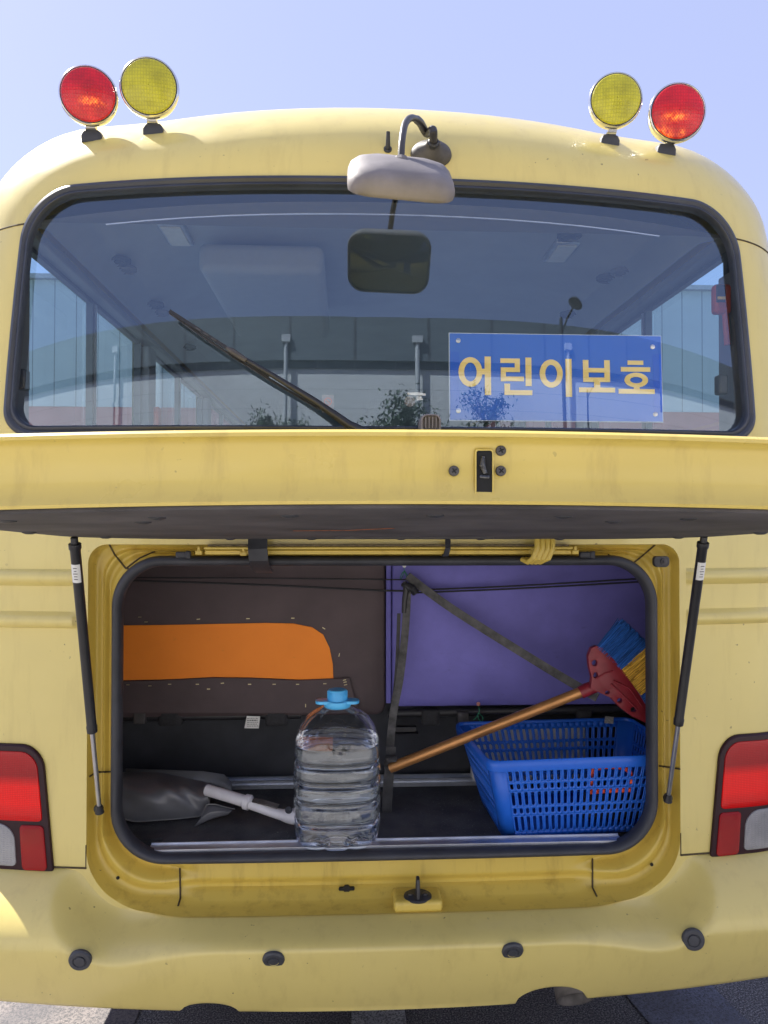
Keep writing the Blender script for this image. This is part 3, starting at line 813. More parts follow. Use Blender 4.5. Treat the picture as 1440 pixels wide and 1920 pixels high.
# --- warning lamps on the roof
def roundlens(name, col, dens, spots=()):
    """ribbed lens; spots = (centre, radius x, radius z, strength) of amber glow painted into the lens for reflected sun"""
    t = NT(name)
    tc = t.tex(); sep = t.n.new('ShaderNodeSeparateXYZ'); t.l.new(tc, sep.inputs[0])
    def math_(op, a, b=None, clamp=False):
        m_ = t.n.new('ShaderNodeMath'); m_.operation = op; m_.use_clamp = clamp
        for k, q in enumerate((a, b)):
            if q is None: continue
            if isinstance(q, bpy.types.NodeSocket): t.l.new(q, m_.inputs[k])
            else: m_.inputs[k].default_value = q
        return m_.outputs[0]
    def wave(o, k): return math_('SINE', math_('MULTIPLY', o, 2*pi*k))
    ad = math_('MAXIMUM', wave(sep.outputs[0], dens), wave(sep.outputs[2], dens*0.8))
    c = t.ramp(ad, [(0.4, col), (0.98, tuple(x*0.80 for x in col))])
    blot = t.ramp(t.noise(28, 3, 0.5), [(0.30, 0.72), (0.70, 1.1)])
    t.set(Base_Color=t.mix(1.0, c, blot, 'MULTIPLY'), Roughness=0.25, Coat_Weight=0.2, Coat_Roughness=0.03)
    t.bump(ad, 0.22, 0.0006)
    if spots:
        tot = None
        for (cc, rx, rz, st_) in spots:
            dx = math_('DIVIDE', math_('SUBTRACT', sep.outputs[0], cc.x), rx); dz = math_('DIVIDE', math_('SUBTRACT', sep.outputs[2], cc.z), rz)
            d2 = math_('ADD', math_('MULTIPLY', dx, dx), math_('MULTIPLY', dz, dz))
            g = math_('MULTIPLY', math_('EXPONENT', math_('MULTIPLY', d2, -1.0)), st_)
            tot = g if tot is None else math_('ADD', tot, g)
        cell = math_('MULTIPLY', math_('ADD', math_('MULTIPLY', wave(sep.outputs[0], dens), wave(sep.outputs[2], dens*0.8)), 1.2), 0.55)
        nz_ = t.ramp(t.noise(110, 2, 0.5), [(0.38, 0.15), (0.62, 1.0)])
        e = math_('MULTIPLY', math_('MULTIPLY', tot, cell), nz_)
        t.b.inputs['Emission Color'].default_value = (1.0, 0.22, 0.02, 1); t.l.new(e, t.b.inputs['Emission Strength'])  # amber reflections painted into the lens as emission
    return t.m
M['lamp_yellow'] = roundlens('yellow_lamp_lens', (0.54, 0.50, 0.016), 150)
def lamp(u, v, uf, vf, lensmat, r, yawd, pitchd, red, label=None):
    foot = roofhit(uf, vf); n = FN(foot.x, foot.z); n = n if n.y < 0 else -n
    c = at(u, v, min(foot.y, 0.22)-0.035)
    ax = Vector((sin(radians(yawd)), -cos(radians(yawd)), sin(radians(pitchd)))).normalized()
    hs = MB().lathe([(r*0.30, -0.046), (r*0.60, -0.042), (r*0.84, -0.032), (r*0.97, -0.018), (r*1.02, -0.004), (r*1.035, 0.004), (r*1.02, 0.009), (r*0.97, 0.0115), (r*0.945, 0.010)], c, ax, 56, True)
    h = hs.build('warning_lamp', M['chrome'], bus, ang=50)
    if label: h['label'] = label
    MB().lathe([(r*0.955, 0.0085), (r*0.945, 0.0115), (r*0.93, 0.012)], c, ax, 56).build('lens_gasket', M['rubber'], h)
    MB().lathe([(r*0.94, 0.006), (r*0.93, 0.012), (r*0.89, 0.0150), (r*0.88, 0.0146), (r*0.75, 0.0180), (r*0.5, 0.0215), (r*0.25, 0.0235), (0.001, 0.024)], c, ax, 56).build('lens', lensmat, h, ang=30)
    # stem and foot
    low = c - Vector((0, 0, 1))*(r*1.02) + Vector((0, 0.012, 0))
    top_ = foot+Vector((0, 0, 0.010))
    MB().rings([[Vector(p_)+Vector((sx*w, sy*0.010, 0)) for sx, sy in ((-1, -1), (1, -1), (1, 1), (-1, 1))] for p_, w in ((top_+Vector((0, 0, -0.004)), 0.0145), (top_.lerp(low, 0.4), 0.0125), (top_.lerp(low, 0.45), 0.0115), (low+Vector((0, 0, 0.010)), 0.0120))], True, True, True).build('lamp_bracket', M['chrome'], h, smooth=False, bevel=0.002)
    q2 = Vector((0, 0, 1)).rotation_difference(Vector((n.x*0.6, n.y*0.35, 1)).normalized())
    R = [[foot+q2 @ Vector((a*kx, b*kx, hz)) for a, b in rr(0, 0, 0.0225, 0.017, 0.005, 0.005, 4, 4)] for kx, hz in ((1.12, -0.014), (1.08, 0.001), (0.86, 0.011), (0.8, 0.012))]
    MB().rings(R, True, True, True).build('lamp_foot', M['rubber'], h)
    return h
def spot(u, v, fu, fv): return at(u, v, min(roofhit(fu, fv).y, 0.22)-0.06)
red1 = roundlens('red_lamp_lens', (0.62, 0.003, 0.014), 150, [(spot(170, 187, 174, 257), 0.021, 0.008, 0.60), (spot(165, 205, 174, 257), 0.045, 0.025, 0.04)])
red2 = roundlens('red_lamp_lens_glints', (0.66, 0.003, 0.012), 150, [(spot(1268, 216, 1246, 282), 0.022, 0.008, 0.75), (spot(1246, 243, 1246, 282), 0.020, 0.016, 0.50), (spot(1262, 252, 1246, 282), 0.012, 0.008, 0.4), (spot(1283, 243, 1246, 282), 0.008, 0.008, 0.4)])
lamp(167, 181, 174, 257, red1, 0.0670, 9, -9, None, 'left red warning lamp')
lamp(281, 166, 289, 245, M['lamp_yellow'], 0.0685, 5, -8, None)
lamp(1153, 190, 1141, 265, M['lamp_yellow'], 0.0650, -7, -7, None)
lamp(1268, 213, 1246, 282, red2, 0.0700, -4, -8, None, 'right red warning lamp with amber glints painted in its lens')

# --- exhaust pipe
ex = at(1078, 1880, 0.10)
M['exhaust'] = simple('sooty_exhaust', (0.13, 0.12, 0.115), 0.6, 0.3, vary=0.4, nscale=30)
MB().tube([(ex.x-0.01, 0.9, ex.z+0.085), (ex.x-0.005, 0.25, ex.z+0.075), (ex.x, 0.14, ex.z+0.042), (ex.x+0.001, 0.10, ex.z+0.008)], 0.046, 28, False).build('exhaust_pipe', M['exhaust'], bus, solid=0.003)
MB().box((0, 0.7, 0.44), (1.7, 0.5, 0.10)).build('chassis_beam', M['darkwall'], bus, smooth=False)

# ------------------------------------------------------------------ setting
def asphalt():
    t = NT('asphalt')
    agg = t.ramp(t.noise(190, 4, 0.75), [(0.36, (0.030, 0.030, 0.034)), (0.50, (0.085, 0.083, 0.09)), (0.62, (0.34, 0.33, 0.33))])
    big = t.ramp(t.noise(1.1, 4), [(0.4, 0.8), (0.65, 1.25)])
    t.set(Base_Color=t.mix(1.0, agg, big, 'MULTIPLY'), Roughness=0.85); t.bump(t.noise(240, 3, 0.7), 0.8, 0.004); return t.m
g = MB().add([(-400, -400, 0), (400, -400, 0), (400, 400, 0), (-400, 400, 0)], [(0, 1, 2, 3)]).build('ground', asphalt(), smooth=False); tag(g, kind='structure')
def worn(name, col):
    t = NT(name)
    c = t.ramp(t.noise(160, 4, 0.75), [(0.40, (0.07, 0.07, 0.075)), (0.56, col)])
    c = t.mix(t.ramp(t.noise(4, 4), [(0.4, 0.0), (0.6, 0.6)]), c, (0.09, 0.09, 0.10)); t.set(Base_Color=c, Roughness=0.85); t.bump(t.noise(240, 3, 0.7), 0.6, 0.003); return t.m
for i, (x0_, x1_) in enumerate(((-0.085, 0.075), (2.35, 2.5), (-2.75, -2.6))):
    o = MB().add([(x0_, -4.5, 0.004), (x1_, -4.5, 0.004), (x1_, 3.0, 0.004), (x0_, 3.0, 0.004)], [(0, 1, 2, 3)]).build('parking_line', worn('worn_white_paint', (0.52, 0.52, 0.53)), smooth=False); tag(o, kind='structure')
o = MB().add([(1.0, -0.9, 0.004), (1.28, -0.9, 0.004), (0.96, 1.2, 0.004), (0.66, 1.2, 0.004)], [(0, 1, 2, 3)]).build('faded_blue_marking', worn('worn_blue_paint', (0.17, 0.185, 0.25)), smooth=False); tag(o, kind='structure')
o = MB().add([(-9, -3, 0.003), (-0.72, -3, 0.003), (-0.72, 9, 0.003), (-9, 9, 0.003)], [(0, 1, 2, 3)]).build('sunlit_patch', None or worn('sunlit_ground_tone', (0.25, 0.22, 0.21)), smooth=False); tag(o, kind='structure')  # paler patch painted where sun reaches in under the bus from the left

o = MB().add([(-60, -14.6, 0.005), (60, -14.6, 0.005), (60, -1.4, 0.005), (-60, -1.4, 0.005)], [(0, 1, 2, 3)]).build('bounce_ground', simple('bounce_concrete', (0.33, 0.32, 0.305), 0.85, vary=0.12, nscale=3, bump=0.4), smooth=False); tag(o, kind='structure')  # unseen pale ground added to bounce light into the boot

# buildings seen through the side windows
def facademat(name, col, seam, k, axis=0, horiz=False):
    t = NT(name); tc = t.tex(); sep = t.n.new('ShaderNodeSeparateXYZ'); t.l.new(tc, sep.inputs[0])
    m_ = t.n.new('ShaderNodeMath'); m_.operation = 'MULTIPLY'; m_.inputs[1].default_value = k; t.l.new(sep.outputs[2 if horiz else axis], m_.inputs[0])
    fr = t.n.new('ShaderNodeMath'); fr.operation = 'FRACT'; t.l.new(m_.outputs[0], fr.inputs[0])
    ln = t.ramp(fr.outputs[0], [(0.0, 1.0), (0.03, 1.0), (0.05, 0.0)])
    base_ = t.ramp(t.noise(0.8, 4), [(0.35, tuple(c*0.92 for c in col)), (0.65, col)])
    t.set(Base_Color=t.mix(ln, base_, seam), Roughness=0.6); t.bump(ln, 0.5, 0.01); return t.m
wh = empty('warehouse', (0, 10, 0)); tag(wh, 'blue grey panelled warehouse with a red lower band beyond the minibus side windows', 'building')
MB().box((0, 13, 4.26), (60, 6, 1.98)).build('upper_wall', facademat('warehouse_panels', (0.46, 0.53, 0.56), (0.16, 0.2, 0.22), 3.0), wh, smooth=False)
MB().box((0, 13.02, 1.635), (60, 6, 3.27)).build('lower_wall', simple('faded_red_panels', (0.42, 0.13, 0.12), 0.7, vary=0.2, nscale=2), wh, smooth=False)
MB().box((0, 12.95, 5.28), (60.2, 6.1, 0.07)).build('roof_edge', simple('grey_coping', (0.4, 0.42, 0.45), 0.6), wh, smooth=False)
pl_ = MB().tube([(-3.05, 9.9, 0), (-3.05, 9.9, 4.2)], 0.06, 16).build('downpipe', M['white'], wh)
# building behind the camera, mirrored in the rear window
BY = -15.0
hall = empty('factory_hall', (0, BY, 0)); tag(hall, 'pale grey factory hall with a dark upper band mirrored in the rear window', 'building')
MB().box((0, BY-5, 3.2), (70, 10, 6.4)).build('wall', facademat('hall_panels', (0.74, 0.72, 0.69), (0.46, 0.45, 0.44), 2.2, horiz=True), hall, smooth=False)
MB().box((0, BY-5.0, 7.08), (70.1, 10.3, 1.04)).build('roof_fascia', facademat('fascia_panels', (0.13, 0.15, 0.165), (0.07, 0.07, 0.08), 0.55), hall, smooth=False)
MB().box((0, BY-5.0, 6.48), (70.05, 10.1, 0.16)).build('lintel_band', facademat('lintel', (0.10, 0.11, 0.12), (0.25, 0.25, 0.27), 1.0), hall, smooth=False)
for x in (-1.9, 1.55, 6.4, -8.5):
    m = MB().tube([(x, BY+0.18, 0), (x, BY+0.18, 7.0)], 0.06, 12); m.box((x, BY+0.15, 7.05), (0.26, 0.24, 0.16)); m.build('rain_pipe', M['galv'], hall)
# street lamps behind the camera (mirrored in the glass)
M['lamppole'] = simple('dark_pole_paint', (0.05, 0.05, 0.055), 0.5)
def street_lamp(x, y, h, s, dx, label, curved):
    o = empty('street_lamp', (x, y, 0)); tag(o, label, 'street lamp')
    MB().tube([(x+curved*0.5, y, 0), (x+curved*0.18, y, h*0.5), (x, y, h)], [0.075*s, 0.06*s, 0.045*s], 12).build('pole', M['lamppole'], o)
    MB().tube([(x, y, h-0.30*s), (x+dx*0.5, y, h+0.02*s), (x+dx, y, h+0.26*s)], 0.026*s, 10).build('arm', M['lamppole'], o)
    m = MB().lathe([(0.0, 0.09*s), (0.10*s, 0.07*s), (0.20*s, 0.0), (0.22*s, -0.03*s), (0.16*s, -0.06*s), (0, -0.07*s)], (x+dx*1.15, y, h+0.34*s), (0.35, 0, 1), 20)
    m.build('lamp_head', M['lamppole'], o)
street_lamp(4.75, -11.2, 6.35, 1.0, 0.42, 'tall dark street lamp with one round head mirrored above the blue sign', 0.35)
street_lamp(5.9, -12.0, 5.25, 0.55, 0.30, 'small distant street lamp mirrored at the lower right of the blue sign', -0.1)

# trees in front of the hall
def leafmat(name, col):
    t = NT(name); t.set(Base_Color=t.ramp(t.noise(2.5, 3), [(0.35, tuple(c*0.6 for c in col)), (0.65, tuple(c*1.4 for c in col))]), Roughness=0.7); return t.m
M['leaf'] = leafmat('leaves', (0.05, 0.085, 0.035)); M['bark'] = simple('bark', (0.10, 0.08, 0.06), 0.9, vary=0.3)
def tree(x, y, h, w, label, seed, spiky=False):
    rnd = random.Random(seed)
    o = empty('tree', (x, y, 0)); tag(o, label, 'tree', 'trees in front of the factory hall')
    tr = MB().tube([(x, y, 0), (x+0.03, y, h*0.4), (x, y+0.03, h*0.75)], [0.09, 0.07, 0.03], 8)
    tips = []
    for i in range(16 if not spiky else 22):
        a = rnd.uniform(0, 2*pi); z0 = rnd.uniform(0.62, 0.90)*h; ln = rnd.uniform(0.5, 1.0)*w
        up = rnd.uniform(0.25, 0.8) if not spiky else rnd.uniform(0.9, 1.7)
        e = Vector((x+cos(a)*ln, y+sin(a)*ln, min(h, z0+ln*up))); s_ = Vector((x, y, z0))
        tr.tube([s_, s_.lerp(e, 0.5)+Vector((0, 0, 0.06)), e], [0.022, 0.015, 0.006], 5); tips.append((s_, e))
    tr.build('trunk', M['bark'], o)
    lf = MB(); n = 2600 if not spiky else 1700
    for i in range(n):
        s_, e = rnd.choice(tips); t_ = rnd.uniform(0.3, 1.12); sp = 0.17 if not spiky else 0.10
        p = s_.lerp(e, t_)+Vector((rnd.gauss(0, sp), rnd.gauss(0, sp), rnd.gauss(0, sp*0.8)))
        d = Vector((rnd.uniform(-1, 1), rnd.uniform(-1, 1), rnd.uniform(-0.4, 1))).normalized()*rnd.uniform(0.04, 0.085)
        w_ = d.cross(Vector((rnd.uniform(-1, 1), rnd.uniform(-1, 1), 1))).normalized()*0.022
        lf.add([p-d, p+w_, p+d, p-w_], [(0, 1, 2, 3)])
    lf.build('crown', M['leaf'], o, smooth=False)
tree(0.85, -13.6, 5.60, 0.85, 'bushy tree mirrored in the middle of the rear window beside the pipe', 1)
tree(-1.9, -13.4, 5.05, 0.75, 'low bushy tree mirrored to the left of the wiper arm', 2)
tree(3.1, -13.0, 5.30, 0.8, 'tree mirrored in the lower middle of the blue sign, twiggy and open', 3, True)
tree(2.1, -13.8, 5.15, 0.7, 'low tree mirrored in the lower left corner of the blue sign', 4)

# ------------------------------------------------------------------ things in and on the bus
# blue sign inside the rear window
def glassy(x, z): return base(x, z)+0.016
M['signblue'] = simple('sign_blue', (0.018, 0.13, 0.60), 0.35, vary=0.04, nscale=3, coat=0.3)
M['signdark'] = simple('sign_edge_blue', (0.012, 0.11, 0.60), 0.3, vary=0.04, coat=0.3)
M['signyellow'] = simple('sign_yellow', (0.98, 0.72, 0.22), 0.5, vary=0.03)
M['clearedge'] = simple('clear_acrylic_edge', (0.55, 0.62, 0.70), 0.2, vary=0.02)
sx0, sz1 = 0.145, 1.934; K = 0.5275/805.0
sign = empty('window_sign', (0.41, 0.055, 1.72)); tag(sign, 'blue plate with big yellow Korean letters standing inside the rear window', 'sign')
def SP(px, py, off):   # sign millimetres measured from its top left corner
    x = sx0+(px-243)*K; z = sz1-(py-405)*K
    return Vector((x, base(0.4, z)+0.034-off+0.0*x, z))
def srect(m, x0, y0, x1, y1, o0, o1):
    a = [SP(x0, y0, o1), SP(x1, y0, o1), SP(x1, y1, o1), SP(x0, y1, o1)]; b = [SP(x0, y0, o0), SP(x1, y0, o0), SP(x1, y1, o0), SP(x0, y1, o0)]
    m.rings([b, a], True, True, True)
m = MB(); srect(m, 243, 408, 1049, 738, -0.004, 0); m.build('edge_plate', M['clearedge'], sign, smooth=False)
m = MB(); srect(m, 246, 411, 1046, 735, 0.0002, 0.0012); m.build('blue_board', M['signblue'], sign, smooth=False)
m = MB()
for xa, xb in ((247, 281), (1013, 1045)): srect(m, xa, 480, xb, 700, 0.0014, 0.0018)
m.build('side_strip', M['signdark'], sign, smooth=False)
for (x, y) in ((278, 438), (1013, 452), (277, 701), (1018, 707)):
    MB().lathe([(0.0058, 0), (0.0058, 0.002), (0.0035, 0.003), (0.0, 0.003)], SP(x, y, 0.0012), (0, -1, 0), 18).build('fixing_bolt', M['steel'], sign)
def ring(m, x0, y0, x1, y1, w, h=None):
    cx_, cy_ = (x0+x1)/2, (y0+y1)/2; a, b = (x1-x0)/2, (y1-y0)/2; h = h or w; n = 44; R = []
    for (aa, bb_, o) in ((a, b, 0.0014), (a, b, 0.0026), (a-w, b-h, 0.0026), (a-w, b-h, 0.0014)):
        R.append([SP(cx_+aa*cos(2*pi*i/n), cy_+bb_*sin(2*pi*i/n), o) for i in range(n)])
    m.rings(R, True)
def letter(rects, rings_=()):
    for k, r in enumerate(list(rects)):
        pass
    m = MB()
    for i, r in enumerate(rects): srect(m, *r, 0.0014, 0.0025+0.00012*i)
    for r in rings_: ring(m, *r)
    m.build('letter', M['signyellow'], sign, smooth=False)
letter([(376, 497, 399, 641), (352, 543, 377, 564)], [(278, 500, 367, 611, 21, 20)])
letter([(435, 503, 508, 520), (489, 503, 508, 553), (436, 537, 508, 554), (436, 537, 455, 589), (436, 571, 522, 588), (529, 499, 551, 606), (449, 598, 470, 640), (449, 622, 553, 640)])
letter([(680, 502, 703, 645)], [(582, 505, 669, 611, 21, 20)])
letter([(746, 505, 767, 588), (827, 505, 848, 588), (746, 535, 848, 552), (746, 571, 848, 588), (787, 588, 810, 612), (730, 609, 866, 627)])
letter([(916, 505, 976, 521), (890, 530, 1002, 547), (938, 600, 960, 617), (880, 613, 1017, 631)], [(903, 551, 993, 607, 21, 16)])

# cushions: folded rear seat backs
def pillowbox(x0, x1, z0, z1, y, th, r, mat, name, parent, puff=0.012):
    m = MB(); cx_, cz_ = (x0+x1)/2, (z0+z1)/2; hw, hh = (x1-x0)/2, (z1-z0)/2; R = []
    for k, o in ((0.985, -th), (1.0, -th+0.01), (1.0, -0.012), (0.993, -0.004), (0.98, 0.0), (0.9, puff*0.4), (0.7, puff*0.8), (0.4, puff), (0.03, puff)):
        R.append([(cx_+(a-cx_)*k, y-o, cz_+(b-cz_)*k) for a, b in rr(cx_, cz_, hw, hh, r, r, 16, 8)])
    return m.rings(R, True, True, True).build(name, mat, parent, ang=60)
def fabric(name, col, vary=0.12, scuff=0.4):
    t = NT(name); c0 = t.ramp(t.noise(6, 5), [(0.35, tuple(c*(1-vary) for c in col)), (0.65, tuple(c*(1+vary) for c in col))])
    sc = t.ramp(t.noise(26, 5, 0.7, (1, 1, 2.5)), [(0.62, 0.0), (0.74, scuff)])
    t.set(Base_Color=t.mix(sc, c0, (col[0]*0.45+0.02, col[1]*0.5+0.02, col[2]*0.5+0.02)), Roughness=0.68)
    b1 = t.n.new('ShaderNodeBump'); b1.inputs['Strength'].default_value = 0.55; b1.inputs['Distance'].default_value = 0.012
    t.l.new(t.noise(5, 3, 0.5, (1.0, 1, 1.8)), b1.inputs['Height'])
    b2 = t.n.new('ShaderNodeBump'); b2.inputs['Strength'].default_value = 0.35; b2.inputs['Distance'].default_value = 0.0012
    t.l.new(t.noise(420, 2), b2.inputs['Height']); t.l.new(b1.outputs[0], b2.inputs['Normal']); t.l.new(b2.outputs[0], t.b.inputs['Normal'])
    return t.m
M['brown'] = fabric('dark_brown_vinyl', (0.082, 0.058, 0.062)); M['purple'] = fabric('purple_vinyl', (0.17, 0.155, 0.50)); M['orange'] = fabric('orange_board', (1.0, 0.28, 0.022), 0.03, 0.25)
sb = pillowbox(-0.90, 0.012, 0.905, 1.46, 0.44, 0.07, 0.03, M['brown'], 'brown_seat_back', bus, 0.008)
# fabric under-flap and orange panel
o0 = [at(u, v, 0.430) for u, v in ((222, 1276), (300, 1274), (400, 1270), (470, 1270), (560, 1274), (625, 1272), (624, 1245), (618, 1215), (606, 1190), (585, 1176), (550, 1169), (500, 1168), (400, 1170), (300, 1172), (222, 1173))]
polyprism([(p.x if p.x > -0.75 else -0.84, p.z) for p in o0], 0.4285, 0.433).build('orange_panel', M['orange'], sb, smooth=False)
m = MB()
fl = [at(u, v, 0.424) for u, v in ((222, 1277), (300, 1275), (400, 1270), (470, 1271), (560, 1275), (655, 1271), (672, 1330), (672, 1338), (222, 1337))]
polyprism([(p.x if p.x > -0.75 else -0.84, p.z) for p in fl], 0.4215, 0.430).build('lower_flap', M['brown'], sb, smooth=False, bevel=0.003)
M['staple'] = simple('staple', (0.60, 0.52, 0.30), 0.35, 0.8)
m = MB()
for (u, v, dx, dz) in ((240, 1284, 1, 0), (281, 1286, 1, 0), (318, 1283, 1, 0), (370, 1283, 1, 0), (417, 1281, 1, .1), (468, 1283, 1, 0), (514, 1283, 1, 0), (558, 1283, 1, 0), (609, 1282, 1, 0), (391, 1292, 1, 0), (646, 1275, 1, .2), (647, 1279, 1, .2), (648, 1284, 1, .2), (573, 1323, 0, 1)):
    c = at(u, v, 0.4195); d = Vector((dx, 0, dz)).normalized()*0.0045
    MB().strap([c-d, c+d], 0.0020, 0.0014).build('staple', M['staple'], sb, smooth=False)
for (u, v, dx, dz) in ((274, 1166, 1, 0), (372, 1161, 1, .1), (465, 1160, 1, 0), (549, 1159, 1, 0), (607, 1178, .8, -.5), (636, 1228, .2, 1), (262, 1157, 1, 0)):
    c = at(u, v, 0.4275); d = Vector((dx, 0, dz)).normalized()*0.0048
    MB().strap([c-d, c+d], 0.0020, 0.0014).build('staple', M['staple'], sb, smooth=False)
pb = pillowbox(0.030, 0.905, 0.928, 1.46, 0.44, 0.08, 0.025, M['purple'], 'purple_seat_back', bus, 0.010)
p2 = MB()
for dx in (0.018, 0.024): p2.tube([(dx+0.0, 0.445, 0.94), (dx, 0.440, 1.40)], 0.0045, 8)
p2.build('side_piping', M['purple'], pb)
# bars and webbing under the seat backs
bars = MB().tube([(-0.90, 0.462, 0.902), (-0.235, 0.462, 0.905)], 0.0125, 14).build('seat_bar', M['blackplastic'], bus)
MB().tube([(0.02, 0.462, 0.905), (0.905, 0.462, 0.912)], 0.0125, 14).build('seat_bar', M['blackplastic'], bus)
M['webbing'] = simple('black_webbing', (0.03, 0.03, 0.034), 0.8, vary=0.3, nscale=200)
for (u, w) in ((318, 44), (518, 42), (808, 34), (1097, 30)):
    c = at(u, 1348, 0.44)
    pillowbox(c.x-w/2*0.00155, c.x+w/2*0.00155, c.z-0.022, c.z+0.026, 0.444, 0.03, 0.008, M['webbing'], 'webbing_loop', bus, 0.006)
for (u, w) in ((262, 22), (868, 22)):
    c = at(u, 1346, 0.44); MB().box((c.x, 0.448, c.z), (w*0.0015, 0.03, 0.034)).build('bar_clamp', M['dustplastic'], bus, bevel=0.003)
m = MB(); c = at(420, 1339, 0.45); m.box((c.x-0.0, 0.452, c.z), (0.62, 0.008, 0.008)); m.build('seat_edge_strip', M['dustplastic'], bus)
c = at(472, 1354, 0.426)
lab = polyprism([(c.x-0.021, c.z-0.017), (c.x+0.020, c.z-0.018), (c.x+0.024, c.z+0.016), (c.x-0.014, c.z+0.018)], c.y-0.0006, c.y+0.0006).build('care_label', M['white'], bus, smooth=False)
m = MB(); rnd = random.Random(5)
for i in range(5):
    z = c.z-0.011+i*0.0055; xx = c.x-0.013
    while xx < c.x+0.016:
        w = rnd.uniform(0.002, 0.006); m.box((xx+w/2, c.y-0.0011, z), (w, 0.0006, 0.0014 if i != 3 else 0.003)); xx += w+0.0016
m.build('care_print', M['print'], lab, smooth=False)
c = at(1142, 1350, 0.40); MB().box(c, (0.026, 0.002, 0.020), Matrix.Rotation(0.1, 3, 'Y')).build('care_label', simple('grey_label', (0.30, 0.29, 0.26), 0.6, vary=0.4, nscale=200), bus, smooth=False)
c = at(757, 1374, 0.47); MB().box(c, (0.085, 0.03, 0.004)).box(c+Vector((0.0, 0, 0.012)), (0.075, 0.02, 0.016)).build('seat_hinge', M['blackplastic'], bus, bevel=0.002)

# elastic cords and grey straps
M['cord'] = simple('black_elastic', (0.022, 0.022, 0.026), 0.55, vary=0.3)
M['greystrap'] = simple('worn_grey_strap', (0.085, 0.083, 0.083), 0.75, vary=0.5, nscale=45, bump=0.3)
M['darkstrap'] = simple('dark_strap', (0.045, 0.044, 0.046), 0.75, vary=0.4, nscale=45)
kn = at(762, 1098, 0.39)
def cord(pxs, ysn, r, label, grp):
    pts = [at(u, v, y) for (u, v), y in zip(pxs, ysn)]
    o = MB().tube(crom(pts, 4) if len(pts) > 2 else pts, r, 8).build('elastic_cord', M['cord'])
    tag(o, label, 'cord', grp); return o
G = 'elastic cords stretched across the seat backs'
cord([(228, 1083), (480, 1084), (762, 1087)], [0.36, 0.40, 0.40], 0.0022, 'thin black elastic cord along the top of the brown seat back', G)
cord([(228, 1088), (480, 1096), (690, 1106), (762, 1108)], [0.34, 0.39, 0.40, 0.395], 0.0030, 'thicker black elastic cord sagging just below the thin one on the brown seat back', G)
cord([(762, 1107), (960, 1099), (1215, 1084)], [0.400, 0.40, 0.33], 0.0026, 'upper of the two black elastic cords over the purple seat back', G)
cord([(762, 1112), (960, 1104), (1215, 1090)], [0.400, 0.40, 0.33], 0.0026, 'lower of the two black elastic cords over the purple seat back', G)
a = [at(u, v, y) for u, v, y in ((764, 1080, 0.39), (850, 1143, 0.385), (1000, 1237, 0.33), (1080, 1285, 0.26), (1120, 1308, 0.22))]
tag(MB().strap(crom(a, 5), 0.0235, 0.004, (0, -1, 0)).build('grey_strap', M['greystrap']), 'worn grey rubber strap running diagonally over the purple seat back to the broom', 'strap')
a = [at(u, v, y) for u, v, y in ((764, 1100, 0.385), (760, 1180, 0.38), (750, 1270, 0.36), (737, 1340, 0.33), (730, 1420, 0.29))]
tag(MB().strap(crom(a, 5), 0.0215, 0.004, (0, -1, 0)).build('grey_strap', M['greystrap']), 'worn grey rubber strap hanging down between the brown and purple seat backs', 'strap')
a = [at(u, v, y) for u, v, y in ((733, 1400, 0.285), (731, 1430, 0.275), (727, 1480, 0.27), (725, 1532, 0.265))]
tag(MB().strap(crom(a, 5), 0.027, 0.006, (0, -1, 0)).build('dark_strap', M['darkstrap']), 'dark strap going down to the boot floor just right of the water bottle', 'strap')
b = MB()
kk = at(732, 1424, 0.27)
b.tube([kk+Vector((-0.014, -0.004, -0.010)), kk+Vector((-0.006, -0.012, 0.004)), kk+Vector((0.010, -0.012, 0.006)), kk+Vector((0.016, -0.002, -0.006)), kk+Vector((0.004, 0.004, -0.014))], [0.006, 0.010, 0.010, 0.008, 0.006], 10)
tag(b.build('strap_knot', M['darkstrap']), 'dark knot tying the hanging straps together at the end of the broom pole', 'knot')
b = MB(); k0 = at(768, 1100, 0.385)
b.tube([k0+Vector(p) for p in ((-0.022, 0, 0.006), (-0.008, -0.008, 0.004), (0.006, -0.012, -0.004), (0.016, -0.006, -0.014), (0.010, 0, -0.022))], [0.005, 0.010, 0.012, 0.010, 0.005], 10)
b.tube([k0+Vector(p) for p in ((-0.014, -0.002, 0.016), (-0.010, -0.004, -0.01), (-0.014, 0, -0.04), (-0.016, 0, -0.075))], [0.006, 0.009, 0.008, 0.007], 10)
tag(b.build('cord_knot', M['blackplastic']), 'black tangle of knotted cord hanging at the top between the seat backs', 'knot')
a = [at(u, v, y) for u, v, y in ((748, 1150, 0.385), (744, 1250, 0.37), (736, 1330, 0.34), (726, 1400, 0.30))]
tag(MB().strap(crom(a, 5), 0.010, 0.003).build('thin_strap', M['darkstrap']), 'narrow dark strap hanging from the black tangle beside the grey one', 'strap')
M['greencord'] = simple('green_string', (0.03, 0.22, 0.12), 0.6); M['bead'] = simple('white_bead', (0.7, 0.68, 0.66), 0.3); M['pinkbead'] = simple('pink_bead', (0.55, 0.22, 0.18), 0.3)
def tie(u, v, y, bead, s, label, pts):
    p = at(u, v, y); o = empty('string_tie', tuple(p)); tag(o, label, 'string tie')
    MB().lathe([(0.0, -0.003), (0.0055, -0.002), (0.0055, 0.002), (0.0025, 0.003), (0.0018, 0.0005), (0, 0.0005)], p, (0, -1, 0), 18).build('bead', bead, o)
    MB().tube(crom([p+Vector(q) for q in pts], 5), 0.0012, 6).build('string', M['greencord'], o)
